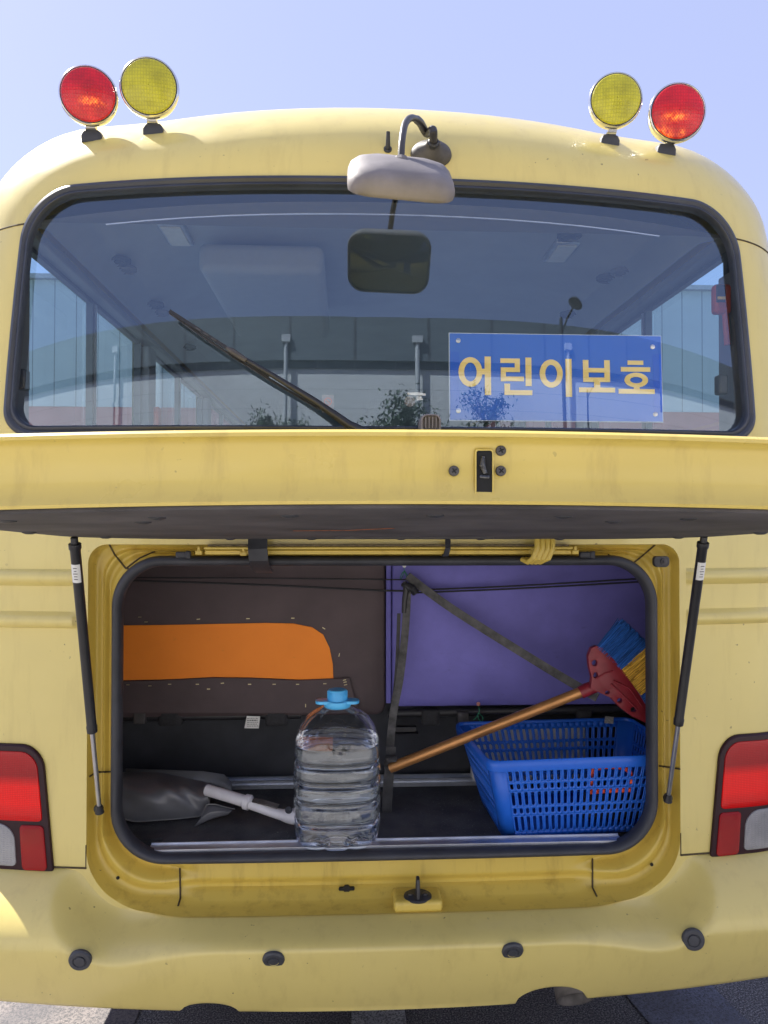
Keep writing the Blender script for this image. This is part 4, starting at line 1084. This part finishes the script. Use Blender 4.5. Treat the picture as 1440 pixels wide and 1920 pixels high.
tie(758, 1061, 0.415, M['bead'], 1, 'white round bead with a green string above the black tangle of cord', ((0, 0, -0.006), (0.001, -0.003, -0.014), (0.010, -0.004, -0.030), (0.008, -0.004, -0.036), (-0.001, -0.005, -0.016), (-0.012, -0.004, -0.032), (-0.008, -0.004, -0.036), (0.0, -0.004, -0.014)))
tie(897, 1320, 0.418, M['pinkbead'], 1, 'pink round bead with a green string loop under the purple seat back', ((0, 0, -0.005), (0.002, -0.004, -0.016), (0.001, -0.006, -0.026), (0.011, -0.006, -0.036), (0.010, -0.006, -0.050), (0.001, -0.006, -0.044), (-0.003, -0.006, -0.030), (0.001, -0.006, -0.024), (-0.010, -0.006, -0.040), (-0.016, -0.006, -0.044)))

# water bottle
BXc, BYc, BZ = at(632, 1592, 0.115).x, 0.118, 0.6925
SEC = [(0.090, 0.0), (0.099, 0.006), (0.1035, 0.020), (0.1045, 0.044), (0.1045, 0.054), (0.1000, 0.060), (0.1000, 0.066), (0.1048, 0.073), (0.1052, 0.098), (0.1003, 0.106), (0.1003, 0.112), (0.1052, 0.120), (0.1054, 0.146), (0.1000, 0.154), (0.1000, 0.160), (0.1048, 0.168),
       (0.1046, 0.190), (0.0995, 0.197), (0.0995, 0.202), (0.1040, 0.209), (0.1040, 0.226), (0.1025, 0.240), (0.0975, 0.258), (0.0890, 0.276), (0.0760, 0.294), (0.0590, 0.308), (0.0410, 0.318), (0.0330, 0.322)]
def squircle(r, z, a, inset=0.0):
    # rounded-square section with soft flutes near the base
    n = 5.0 - 3.0*sstep(0.24, 0.32, z)
    k = 1/((abs(cos(a))**n+abs(sin(a))**n)**(1/n)); k = 1+(k-1)*0.55
    fl_ = 1-0.085*max(0, cos(a*10))**3*sstep(0.045, 0.0, z)
    fl_ *= 1-0.03*max(0, cos(a*12+0.4))**6*sstep(0.25, 0.27, z)*sstep(0.315, 0.30, z)
    rr_ = (r*1.02-inset)*k*fl_*(1+0.006*sin(3*a+40*z)*sin(25*z)+0.004*sin(7*a-60*z))
    return rr_
def bottle_rings(inset, zmax=None, zmin=0.0):
    R = []
    P = []
    for i in range(len(SEC)-1):
        for k in range(3):
            t = k/3; P.append((SEC[i][0]+(SEC[i+1][0]-SEC[i][0])*t, SEC[i][1]+(SEC[i+1][1]-SEC[i][1])*t))
    P.append(SEC[-1])
    for r, z in P:
        if z < zmin or (zmax and z > zmax): continue
        R.append([(BXc+squircle(r, z, 2*pi*i/120+0.35, inset)*cos(2*pi*i/120+0.35), BYc+squircle(r, z, 2*pi*i/120+0.35, inset)*sin(2*pi*i/120+0.35), BZ+z) for i in range(120)])
    return R
t = NT('clear_plastic'); t.n.remove(t.b)
def clearshell():
    return glassmat('bottle_plastic', (0.97, 0.98, 1.0), 0.045, 0.0)
M['pet'] = clearshell()
t = NT('water'); t.set(Base_Color=(0.88, 0.94, 1.0), Roughness=0.0); t.b.inputs['Transmission Weight'].default_value = 1.0; t.b.inputs['IOR'].default_value = 1.33; M['water'] = t.m
R = bottle_rings(0)
R = [[(BXc+(p[0]-BXc)*0.6, BYc+(p[1]-BYc)*0.6, BZ+0.012) for p in R[0]]]+[[(p[0], p[1], p[2]) for p in R[0]]]+R[1:]
bottle = MB().rings(R, True, True, False).build('water_bottle', M['pet'], ang=70); tag(bottle, 'big clear plastic water bottle with a light blue cap standing on the boot sill', 'bottle')
R = bottle_rings(0.0022, 0.240, 0.004)
R = [[(BXc+(p[0]-BXc)*0.6, BYc+(p[1]-BYc)*0.6, BZ+0.015) for p in R[0]]]+R
MB().rings(R, True, True, True).build('water', M['water'], bottle, ang=50)
M['cap'] = simple('light_blue_cap', (0.10, 0.52, 0.92), 0.35, vary=0.03)
m = MB().lathe([(0.0, 0.362), (0.0215, 0.362), (0.0235, 0.360), (0.0245, 0.336), (0.0245, 0.334)], (BXc, BYc, BZ), (0, 0, 1), 48)
cap = m.build('cap', M['cap'], bottle)
m = MB()
for i in range(48):
    a_ = 2*pi*i/48; m.box((BXc+0.0246*cos(a_), BYc+0.0246*sin(a_), BZ+0.348), (0.0012, 0.0012, 0.020), Matrix.Rotation(a_, 3, 'Z'))
m.build('cap_rib', M['cap'], cap, smooth=False)
MB().lathe([(0.0250, 0.336), (0.034, 0.335), (0.0345, 0.329), (0.0335, 0.322), (0.031, 0.319), (0.020, 0.319)], (BXc, BYc, BZ), (0, 0, 1), 48).build('cap_collar', M['cap'], bottle)
m = MB()
R = []
hnd = rr(0, 0, 0.054, 0.020, 0.016, 0.016, 10, 8)
for k, z in ((1, 0.3285), (1, 0.3345), (0.97, 0.3355)):
    R.append([(BXc+a*k, BYc+b*k-0.004, BZ+z+0.0015) for a, b in hnd])
m.rings(R, True, True, True).build('carry_ring', M['cap'], bottle, bevel=0.0)

# blue basket
M['basket'] = simple('blue_plastic', (0.014, 0.125, 0.62), 0.38, vary=0.06, nscale=8, spec=0.5)
bk = empty('basket', (0.5, 0.25, 0.70)); tag(bk, 'blue perforated plastic basket on the right side of the boot floor', 'basket')
fl0 = at(938, 1568, 0.080)
BZ0, BZ1 = 0.694, 0.886
# bottom corners and top corners, clockwise from front left
bot = [Vector((0.285, 0.085, BZ0)), Vector((0.705, 0.115, BZ0)), Vector((0.690, 0.375, BZ0)), Vector((0.275, 0.350, BZ0))]
top = [Vector((0.247, 0.050, BZ1)), Vector((0.745, 0.085, BZ1)), Vector((0.735, 0.425, BZ1)), Vector((0.215, 0.395, BZ1))]
def roundcorners(P, r, n=8):
    out = []
    for i in range(4):
        p, a_, b_ = P[i], P[i-1], P[(i+1) % 4]
        da = (a_-p).normalized()*r; db = (b_-p).normalized()*r
        for k in range(n+1):
            t_ = k/n; out.append((p+da)*(1-t_)**2+p*2*t_*(1-t_)+(p+db)*t_*t_)
    return out
def perforated(A, B, C, D, cols, rows):
    """wall A,B bottom -> D,C top; rows = list of (v0, v1, hole half width share, hole half height share)"""
    m = MB(); n = 16
    def W_(s, v): return (A.lerp(B, s)).lerp(D.lerp(C, s), v)
    for (v0, v1, hw, hh) in rows:
        for i in range(cols):
            s0_, s1_ = i/cols, (i+1)/cols
            if hw == 0:
                m.add([W_(s0_, v0), W_(s1_, v0), W_(s1_, v1), W_(s0_, v1)], [(0, 1, 2, 3)]); continue
            cx_, cv = (s0_+s1_)/2, (v0+v1)/2; sw, sv = (s1_-s0_)/2, (v1-v0)/2
            wm = (B-A).length*sw*2; hm = (D-A).length*sv*2   # metres
            outer_, inner_ = [], []
            rx = hw*wm/2; ry = hh*hm/2; rad = min(rx, ry)
            for k in range(n):
                an = 2*pi*(k+0.5)/n; ca, sa = cos(an), sin(an)
                ix = rad*ca+math.copysign(rx-rad, ca); iy = rad*sa+math.copysign(ry-rad, sa)
                inner_.append(W_(cx_+ix/wm*sw*2, cv+iy/hm*sv*2))
                q = max(abs(ca), abs(sa)); ox, ov = ca/q, sa/q
                if k in (1, 2, 5, 6, 9, 10, 13, 14): ox, ov = math.copysign(1, ca) if abs(ca) > 0.6 or k in (1, 2, 5, 6, 9, 10, 13, 14) else ox, math.copysign(1, sa) if k in () else ov
                outer_.append([cx_+ox*sw, cv+ov*sv])
            for k in (1, 5, 9, 13):   # exact corners
                ca, sa = cos(2*pi*(k+0.5)/n), sin(2*pi*(k+0.5)/n)
                outer_[k] = [cx_+math.copysign(sw, ca), cv+math.copysign(sv, sa)]
            for k in (2, 6, 10, 14):
                ca, sa = cos(2*pi*(k+0.5)/n), sin(2*pi*(k+0.5)/n); q = max(abs(ca), abs(sa)); outer_[k] = [cx_+ca/q*sw, cv+sa/q*sv]
            m.rings([[W_(*o) for o in outer_], inner_], True)
    return m
rows = [(0.0, 0.06, 0, 0), (0.06, 0.36, 0.62, 0.88), (0.36, 0.50, 0.62, 0.62), (0.50, 0.74, 0.62, 0.0), (0.74, 0.80, 0, 0)]
rows = [(0.0, 0.07, 0, 0), (0.07, 0.29, 0.50, 0.90), (0.29, 0.42, 0.50, 0.56), (0.42, 0.62, 0.50, 0.90), (0.62, 0.75, 0.50, 0.56), (0.75, 0.93, 0.50, 0.90), (0.93, 1.0, 0, 0)]
def wallpart(i, j, cols, e0, e1):
    A, B, C, D = bot[i], bot[j], top[j], top[i]
    a0, a1 = e0/(B-A).length, 1-e1/(B-A).length
    A2, B2 = A.lerp(B, a0), A.lerp(B, a1); D2, C2 = D.lerp(C, a0), D.lerp(C, a1)
    return perforated(A2, B2, C2, D2, cols, rows)
ER = 0.030
wm_ = MB()
for (i, j, cols) in ((0, 1, 24), (1, 2, 15), (2, 3, 24), (3, 0, 15)):
    w = wallpart(i, j, cols, ER, ER); wm_.add(w.v, w.f)
# rounded corners between the perforated walls
for i in range(4):
    R = []
    for v in (0, 0.5, 1.0):
        P = [bot[k].lerp(top[k], v) for k in range(4)]
        p, a_, b_ = P[i], P[i-1], P[(i+1) % 4]
        ta = ER/(bot[i-1]-bot[i]).length; tb = ER/(bot[(i+1) % 4]-bot[i]).length
        pa = p.lerp(a_, ta); pb_ = p.lerp(b_, tb)
        R.append([pa*(1-t_)**2+p*2*t_*(1-t_)+pb_*t_*t_ for t_ in [k/8 for k in range(9)]])
    wm_.rings(R, False)
bw = wm_.build('basket_wall', M['basket'], bk, solid=0.0025, ang=50)
bf = MB(); P = roundcorners(bot, ER); c_ = sum(P, Vector())/len(P)
bf.rings([P, [c_.lerp(p, 0.05) for p in P]], True, False, True).build('basket_floor', M['basket'], bk, solid=0.003)
P = roundcorners(top, ER*1.05); cen = sum(P, Vector())/len(P)
def scl(k, dz): return [Vector((cen.x+(p.x-cen.x)*k, cen.y+(p.y-cen.y)*(1+(k-1)*1.5), p.z+dz)) for p in P]
MB().rings([scl(1.0, -0.004), scl(1.004, -0.018), scl(1.018, -0.019), scl(1.028, -0.006), scl(1.026, 0.004), scl(1.012, 0.008), scl(0.997, 0.006), scl(0.994, -0.004)], True).build('basket_rim', M['basket'], bk, ang=50)

M['orangeplastic'] = simple('orange_plastic', (0.95, 0.11, 0.03), 0.35, vary=0.05)
ho = empty('handle_loop', (0.48, 0.13, 0.80)); tag(ho, 'orange plastic handle seen through the holes of the blue basket', 'handle')
lp = [at(u, v, 0.095) for u, v in ((1108, 1473), (1109, 1448), (1120, 1440), (1145, 1437), (1172, 1441), (1182, 1452), (1183, 1474))]
MB().tube(crom(lp, 5), 0.0062, 12).build('grip', M['orangeplastic'], ho)
MB().tube([at(1105, 1484, 0.098), at(1185, 1480, 0.100)], 0.0065, 12).build('cross_bar', M['orangeplastic'], ho)
MB().box(at(1145, 1510, 0.16), (0.16, 0.05, 0.06)).build('tool_body', M['blackplastic'], ho, bevel=0.01)
M['paper'] = simple('white_paper', (0.85, 0.85, 0.86), 0.7, vary=0.12, nscale=30)
wp = MB().box((0.44, 0.468, 0.785), (0.34, 0.035, 0.165)).build('paper_pack', M['paper'], bevel=0.004); tag(wp, 'white pack lying behind the blue basket and showing through its slots', 'paper pack')

# broom
M['copper'] = simple('copper_coloured_tube', (0.50, 0.24, 0.085), 0.35, 0.55, vary=0.15, nscale=20)
M['broomred'] = simple('dark_red_plastic', (0.21, 0.014, 0.024), 0.4, vary=0.15)
def bristle(name, col):
    t = NT(name); g_ = t.n.new('ShaderNodeNewGeometry'); t.set(Base_Color=t.ramp(g_.outputs['Random Per Island'], [(0.0, tuple(c*0.30 for c in col)), (1.0, tuple(min(1, c*1.5) for c in col))]), Roughness=0.5); return t.m
M['brblue'] = bristle('blue_bristle', (0.022, 0.11, 0.40)); M['bryellow'] = bristle('yellow_bristle', (0.80, 0.42, 0.06))
a_ = at(731, 1440, 0.265); b_ = at(1098, 1294, 0.170); cB = at(1135, 1280, 0.160)
br = empty('broom', tuple(a_)); tag(br, 'broom with a copper coloured pole, red head and blue and yellow bristles', 'broom')
MB().tube([a_, b_], 0.0135, 24).build('pole', M['copper'], br)
MB().tube([at(1088, 1299, 0.172), at(1100, 1293, 0.170), at(1138, 1278, 0.162), at(1150, 1274, 0.160)], [0.0160, 0.0170, 0.0145, 0.008], 20).build('socket', M['broomred'], br)
hd = [(1103, 1250), (1101, 1230), (1107, 1214), (1116, 1210), (1128, 1214), (1150, 1237), (1172, 1264), (1196, 1300), (1222, 1345), (1224, 1362), (1205, 1352), (1183, 1342), (1160, 1325), (1143, 1307), (1128, 1300), (1105, 1290), (1108, 1270)]
YB = 0.155
def hp(u, v, y=YB): return at(u, v, y)
P2 = [hp(u, v) for u, v in hd]
# plate with round holes
from mathutils.geometry import delaunay_2d_cdt
holes = [(1113, 1242, 5.5, 6), (1115, 1265, 4.5, 6), (1137, 1297, 5, 3.5), (1160, 1312, 5.5, 4.5), (1186, 1329, 7, 5)]
vs = [Vector((p.x, p.z)) for p in P2]; ed = [(i, (i+1) % len(vs)) for i in range(len(vs))]; hc = []
for (u, v, ra, rb) in holes:
    c_ = hp(u, v); n0 = len(vs); n = 14
    for k in range(n): vs.append(Vector((c_.x+ra*0.00137*cos(2*pi*k/n+0.4), c_.z+rb*0.00137*sin(2*pi*k/n+0.4))))
    ed += [(n0+k, n0+(k+1) % n) for k in range(n)]; hc.append((c_.x, c_.z, max(ra, rb)*0.00137))
ov, oe, of, *_ = delaunay_2d_cdt(vs, ed, [], 1, 1e-6)
hm = MB(); ff = []
for f in of:
    c_ = sum((ov[i] for i in f), Vector((0, 0)))/len(f)
    if any((c_.x-h[0])**2+(c_.y-h[1])**2 < (h[2]*0.9)**2 for h in hc): continue
    ff.append(f)
hm.add([(p.x, YB, p.y) for p in ov], ff); hm.build('broom_head', M['broomred'], br, solid=0.018, bevel=0.002, ang=40)
m = MB()
for pts in (((1118, 1272), (1135, 1262), (1150, 1258)), ((1150, 1276), (1180, 1290), (1205, 1325)), ((1146, 1282), (1165, 1300), (1195, 1330))):
    m.tube([hp(u, v, YB-0.010) for u, v in pts], 0.0022, 8)
m.build('head_rib', M['broomred'], br)
rnd = random.Random(11)
e0, e1, e2, e3 = (1118, 1214), (1164, 1256), (1202, 1304), (1224, 1345)
t0_, t1_, t2_, t3_ = (1166, 1163), (1216, 1210), (1268, 1250), (1300, 1300)
for (a0_, a1_, b0_, b1_, mat, nm) in ((e0, e1, t0_, t1_, 'brblue', 'blue_bristles'), (e1, e2, t1_, t2_, 'bryellow', 'yellow_bristles'), (e2, e3, t2_, t3_, 'brblue', 'blue_bristles')):
    m = MB()
    for i in range(750):
        f = rnd.random(); y0 = YB+rnd.uniform(-0.009, 0.009); y1 = YB+rnd.uniform(-0.030, 0.030)
        p = hp(a0_[0]+(a1_[0]-a0_[0])*f, a0_[1]+(a1_[1]-a0_[1])*f, y0)
        f2_ = f+rnd.gauss(0, 0.05); L_ = rnd.uniform(0.84, 1.06)
        q_ = hp(b0_[0]+(b1_[0]-b0_[0])*f2_, b0_[1]+(b1_[1]-b0_[1])*f2_, y1)
        q_ = p+(q_-p)*L_; mid_ = p.lerp(q_, 0.5)+Vector((rnd.gauss(0, 0.002), rnd.gauss(0, 0.002), rnd.gauss(0, 0.002)))
        m.tube([p, mid_, q_], 0.0010, 4, False)
    m.build(nm, M[mat], br)

# dark vinyl bag with a tool handle sticking out
M['vinyl'] = simple('dark_vinyl', (0.15, 0.155, 0.17), 0.33, vary=0.2, nscale=9, bump=0.15, bscale=40, coat=0.2)
M['stitch'] = simple('pale_stitching', (0.24, 0.24, 0.24), 0.7)
sil_t = [(180, 1452), (232, 1450), (300, 1451), (330, 1457), (360, 1464), (397, 1471)]
sil_b = [(180, 1532), (232, 1536), (290, 1551), (340, 1559), (366, 1546), (392, 1508)]
m = MB(); R = []
NS = 26
def lerp_list(L_, t_):
    k = t_*(len(L_)-1); i = min(int(k), len(L_)-2); f = k-i
    return (L_[i][0]+(L_[i+1][0]-L_[i][0])*f, L_[i][1]+(L_[i+1][1]-L_[i][1])*f)
rnd = random.Random(2)
for i in range(NS+1):
    t_ = i/NS; a = lerp_list(sil_t, t_); b = lerp_list(sil_b, t_); row = []
    yb = 0.30-0.02*t_; A = at(a[0], a[1], 0.33-0.02*t_); B = at(b[0], b[1], 0.20+0.05*t_)
    B.z = max(B.z, 0.697)
    for k in range(18):
        s_ = k/17; p = A.lerp(B, s_)
        bul = 0.055*sin(pi*s_)*(0.6+0.4*sin(pi*min(1, t_*1.15)))
        wr = 0.006*sin(9*t_+5*s_)*sin(pi*s_)+0.004*sin(23*t_-11*s_)*sin(pi*s_)
        row.append(p+Vector((0, -(bul+wr), (bul+wr)*0.6)))
    for k in range(17, -1, -1):
        s_ = k/17; p = A.lerp(B, s_); row.append(p+Vector((0, 0.010, -0.004*sin(pi*s_))))
    R.append(row)
bag = m.rings(R, True, True, False).build('vinyl_bag', M['vinyl'], ang=60); tag(bag, 'dark grey vinyl bag lying at the left of the boot floor', 'bag')
MB().tube([R[-1][k] for k in range(18)]+[R[-1][-1]], 0.0016, 6).build('mouth_seam', M['stitch'], bag)
MB().tube([R[i][17]+Vector((0, -0.002, 0.002)) for i in range(NS+1)], 0.0016, 6).build('lower_seam', M['stitch'], bag)
fl = [at(u, v, y) for u, v, y in ((372, 1552, 0.21), (380, 1524, 0.215), (388, 1508, 0.225), (404, 1508, 0.225), (425, 1514, 0.22), (440, 1517, 0.22))]
fb = [at(u, v, y) for u, v, y in ((345, 1560, 0.20), (372, 1548, 0.20), (395, 1537, 0.20), (412, 1532, 0.20), (426, 1529, 0.205), (430, 1526, 0.215))]
MB().rings([fl, [a.lerp(b, 0.5)+Vector((0, -0.02, 0.006)) for a, b in zip(fl, fb)], fb], False).build('bag_flap', M['vinyl'], bag, solid=0.003, subsurf=1)
MB().tube(fl, 0.0015, 6).build('flap_seam', M['stitch'], bag)
# back sheet of the bag
bs = [at(u, v, 0.34) for u, v in ((236, 1441), (380, 1446), (420, 1452), (434, 1466), (436, 1488))]; bs2 = [p+Vector((0, -0.01, -0.05)) for p in bs]
for p in bs2: p.z = max(p.z, 0.70)
MB().rings([bs, bs2], False).build('back_sheet', M['vinyl'], bag, solid=0.004)
M['handle'] = simple('grey_white_plastic', (0.68, 0.67, 0.70), 0.4, vary=0.08, nscale=30)
th = empty('tool_handle', tuple(at(480, 1505, 0.2))); tag(th, 'pale grey plastic tool handle sticking out of the dark vinyl bag', 'tool handle')
MB().tube([at(388, 1481, 0.245), at(398, 1484, 0.238), at(462, 1503, 0.195)], [0.0150, 0.0150, 0.0148], 20).build('shaft', M['handle'], th)
MB().tube([at(458, 1502, 0.197), at(460, 1503, 0.196), at(468, 1505, 0.192), at(470, 1506, 0.191)], [0.0145, 0.0195, 0.0195, 0.0150], 20).build('shaft_ring', M['handle'], th)
gp = [at(466, 1505, 0.193), at(490, 1515, 0.180), at(515, 1524, 0.168), at(540, 1530, 0.158), at(556, 1531, 0.153), at(563, 1531, 0.150)]
MB().tube(crom(gp, 4), [0.0150-0.0025*sin(pi*min(1, i/12))+0.004*sin(pi*max(0, (i-10))/10)-(0.006 if i > 18 else 0) for i in range(21)], 20).build('grip', M['handle'], th)
MB().lathe([(0.0095, 0.0), (0.0085, 0.0015), (0.0, 0.0005)], at(541, 1519, 0.146), (0.25, -0.75, 0.75), 20).build('hanging_hole', M['darkwall'], th)
MB().strap([at(474, 1500, 0.180), at(500, 1506, 0.168), at(522, 1512, 0.158)], 0.013, 0.003, (0.1, -0.5, 0.9)).build('grip_pad', M['dustplastic'], th)

# inside the cabin: roof fittings and details seen through the glass
def czin(u, v, x=None):
    for i in range(700):
        y = 0.4+i*0.01; p = at(u, v, y)
        if p.z > zin(p.x)-0.004: return p
    return p
for (u, v, r) in ((222, 487, 0.045), (236, 503, 0.040), (288, 570, 0.045), (300, 585, 0.04), (352, 650, 0.045), (1068, 440, 0.045), (1140, 520, 0.045), (1165, 508, 0.04), (1068, 588, 0.045)):
    p = czin(u, v); MB().lathe([(r, 0), (r, 0.012), (r*0.8, 0.018), (r*0.72, 0.010), (r*0.45, 0.010), (r*0.4, 0.016), (0, 0.016)], p+Vector((0, 0, 0.004)), (0, 0, -1), 24).build('air_vent', M['darktrim'] if r > 0.042 else M['trim'], ceil)
for (u, v) in ((330, 437), (1052, 470)):
    p = czin(u, v)
    q = MB().box(p, (0.09, 0.20, 0.02)).build('reading_lamp', M['alu'], ceil, bevel=0.004)
    MB().box(p+Vector((0, 0, -0.013)), (0.07, 0.17, 0.006)).build('lamp_cover', M['white'], q, bevel=0.002)
MB().box((-0.42, 1.5, 2.445), (0.46, 1.0, 0.11)).build('air_conditioner', simple('pale_unit', (0.33, 0.35, 0.38), 0.7, vary=0.02), bus, bevel=0.03, bseg=4)
# orange-red emergency hammers and curtain catches
M['hammer'] = simple('red_orange_plastic', (0.50, 0.07, 0.035), 0.45, vary=0.1)
hmr = empty('emergency_hammer', tuple(at(1352, 560, 0.30))); tag(hmr, 'red emergency hammer on the right rear pillar inside the window', 'emergency hammer', 'emergency hammers in the cabin')
c = at(1352, 562, 0.33)
MB().box(c, (0.050, 0.03, 0.085)).build('holder', M['hammer'], hmr, bevel=0.010, bseg=3)
MB().tube([c+Vector((0.012, 0, -0.04)), c+Vector((0.018, 0, -0.13))], 0.009, 12).build('handle', M['hammer'], hmr)
MB().box(c+Vector((-0.010, -0.018, 0.012)), (0.026, 0.006, 0.05)).build('instruction_plate', M['blackplastic'], hmr, bevel=0.002)
MB().box(c+Vector((-0.010, -0.022, -0.002)), (0.022, 0.003, 0.008)).build('yellow_strip', M['signyellow'], hmr, smooth=False)
h2 = empty('emergency_hammer', (-0.985, 1.72, 1.9)); tag(h2, 'red emergency hammer on the left pillar further inside the cabin', 'emergency hammer', 'emergency hammers in the cabin')
MB().box((-0.975, 1.72, 1.93), (0.03, 0.05, 0.14)).build('holder', M['hammer'], h2, bevel=0.01)
MB().tube([(-0.965, 1.72, 1.90), (-0.965, 1.72, 1.78)], 0.010, 10).build('handle', M['hammer'], h2)
for (u, v) in ((43, 712), (1352, 722)):
    c = at(u, v, 0.10); MB().box(c, (0.024, 0.03, 0.050)).build('window_catch', M['blackplastic'], bus, bevel=0.005)
# no-smoking sticker and small camera sticker on the glass
st_ = empty('no_smoking_sticker', tuple(at(615, 757, 0.05))); tag(st_, 'small square no smoking sticker on the rear window below the wiper', 'sticker')
c = at(615, 757, 0.030)
polyprism([(c.x-0.014, c.z-0.021), (c.x+0.014, c.z-0.021), (c.x+0.014, c.z+0.021), (c.x-0.014, c.z+0.021)], c.y, c.y+0.001).build('sticker_sheet', M['greyplastic'], st_, smooth=False)
MB().lathe([(0.0095, 0), (0.0095, 0.0008), (0.0078, 0.0008), (0.0078, 0)], (c.x, c.y-0.0004, c.z+0.005), (0, -1, 0), 28).build('red_ring', M['hammer'], st_)
MB().strap([(c.x-0.006, c.y-0.001, c.z+0.011), (c.x+0.006, c.y-0.001, c.z-0.001)], 0.0015, 0.0006).build('red_bar', M['hammer'], st_)
MB().box((c.x, c.y-0.0008, c.z+0.0045), (0.011, 0.0006, 0.0016)).build('cigarette', M['print'], st_, smooth=False)
sc = empty('camera_sticker', tuple(at(778, 750, 0.03))); tag(sc, 'white camera-shaped sticker on the rear window left of the blue sign', 'sticker')
c = at(778, 748, 0.030)
MB().lathe([(0.013, 0), (0.013, 0.0012), (0.010, 0.0012), (0.010, 0.0004), (0.006, 0.0004), (0.006, 0.0012), (0, 0.0012)], (c.x-0.012, c.y, c.z-0.006), (0, -1, 0), 24).build('lens_mark', M['greyplastic'], sc)
polyprism([(c.x-0.018, c.z+0.010), (c.x+0.026, c.z+0.008), (c.x+0.026, c.z+0.013), (c.x+0.008, c.z+0.016), (c.x-0.018, c.z+0.015)][::-1], c.y, c.y+0.001).build('camera_body', M['white'], sc, smooth=False)
polyprism([(c.x+0.004, c.z-0.004), (c.x+0.020, c.z-0.002), (c.x+0.014, c.z+0.006), (c.x+0.004, c.z+0.006)], c.y-0.0002, c.y+0.0008).build('camera_mount', M['white'], sc, smooth=False)

# caulked joints and holes of the jamb
def onjamb(u, v, off=0.0005):
    prev = None
    lo = -0.05
    for i in range(260):
        y = lo+i*0.0006; p = at(u, v, y)
        # nearest jamb parameter d by solving for the ring that holds the point
        d = jambd(p.x, p.z)
        if d is None: continue
        if F(p.x, p.z)+jamby((p.x, p.z), d) <= y: return at(u, v, y-off-0.0015)
    return at(u, v, 0.03)
def jambd(x, z):
    def val(d):
        hw = 0.703+(0.645-0.703)*d; zt = 1.418+(1.386-1.418)*d; zb = 0.580+(0.682-0.580)*d
        rb = 0.135+(0.125-0.135)*d; rt = 0.045+(0.115-0.045)*d
        cz_ = (zt+zb)/2; hh = (zt-zb)/2; r = rb if z < cz_ else rt
        qx = abs(x)-hw+r; qz = abs(z-cz_)-hh+r
        return (sqrt(max(qx, 0)**2+max(qz, 0)**2)+min(max(qx, qz), 0))-r
    if val(0) > 0: return None
    if val(1) < 0: return 1.0
    lo, hi = 0.0, 1.0
    for _ in range(18):
        m_ = (lo+hi)/2
        if val(m_) < 0: lo = m_
        else: hi = m_
    return (lo+hi)/2
def interp(pxs, n=8):
    out = []
    for (a, b) in zip(pxs[:-1], pxs[1:]):
        for k in range(n): out.append((a[0]+(b[0]-a[0])*k/n, a[1]+(b[1]-a[1])*k/n))
    return out+[pxs[-1]]
for pxs in (((205, 1021), (215, 1040), (236, 1066), (252, 1068)), ((236, 1066), (262, 1046), (290, 1034)), ((168, 1456), (180, 1448), (208, 1447)), ((337, 1628), (338, 1665), (338, 1684), (334, 1698)), ((1111, 1610), (1111, 1664), (1119, 1680)), ((1228, 1022), (1200, 1046), (1180, 1062)), ((1140, 1040), (1166, 1052), (1180, 1062)), ((1236, 1436), (1262, 1440), (1275, 1442))):
    MB().tube([onjamb(u, v) for u, v in interp(pxs)], 0.0021, 6).build('joint_line', M['seam'], bus)
for (u, v, r) in ((221, 1646, 0.0042), (1222, 1621, 0.0042)):
    p = onjamb(u, v); MB().lathe([(r, 0), (r*0.95, 0.0010), (0, 0.0010)], p, (0, -1, 0.1), 18).build('drain_hole', M['hole'], bus)
p = onjamb(650, 1666, 0.001)
pts = [(-0.019, 0.0), (-0.017, 0.0032), (-0.008, 0.0032), (-0.004, 0.0075), (0.004, 0.0075), (0.008, 0.0032), (0.017, 0.0032), (0.019, 0.0), (0.017, -0.0032), (0.008, -0.0032), (0.004, -0.0075), (-0.004, -0.0075), (-0.008, -0.0032), (-0.017, -0.0032)]
polyprism([(p.x+a, p.z+b) for a, b in pts], p.y-0.004, p.y+0.004).build('key_hole', M['hole'], bus, smooth=False)
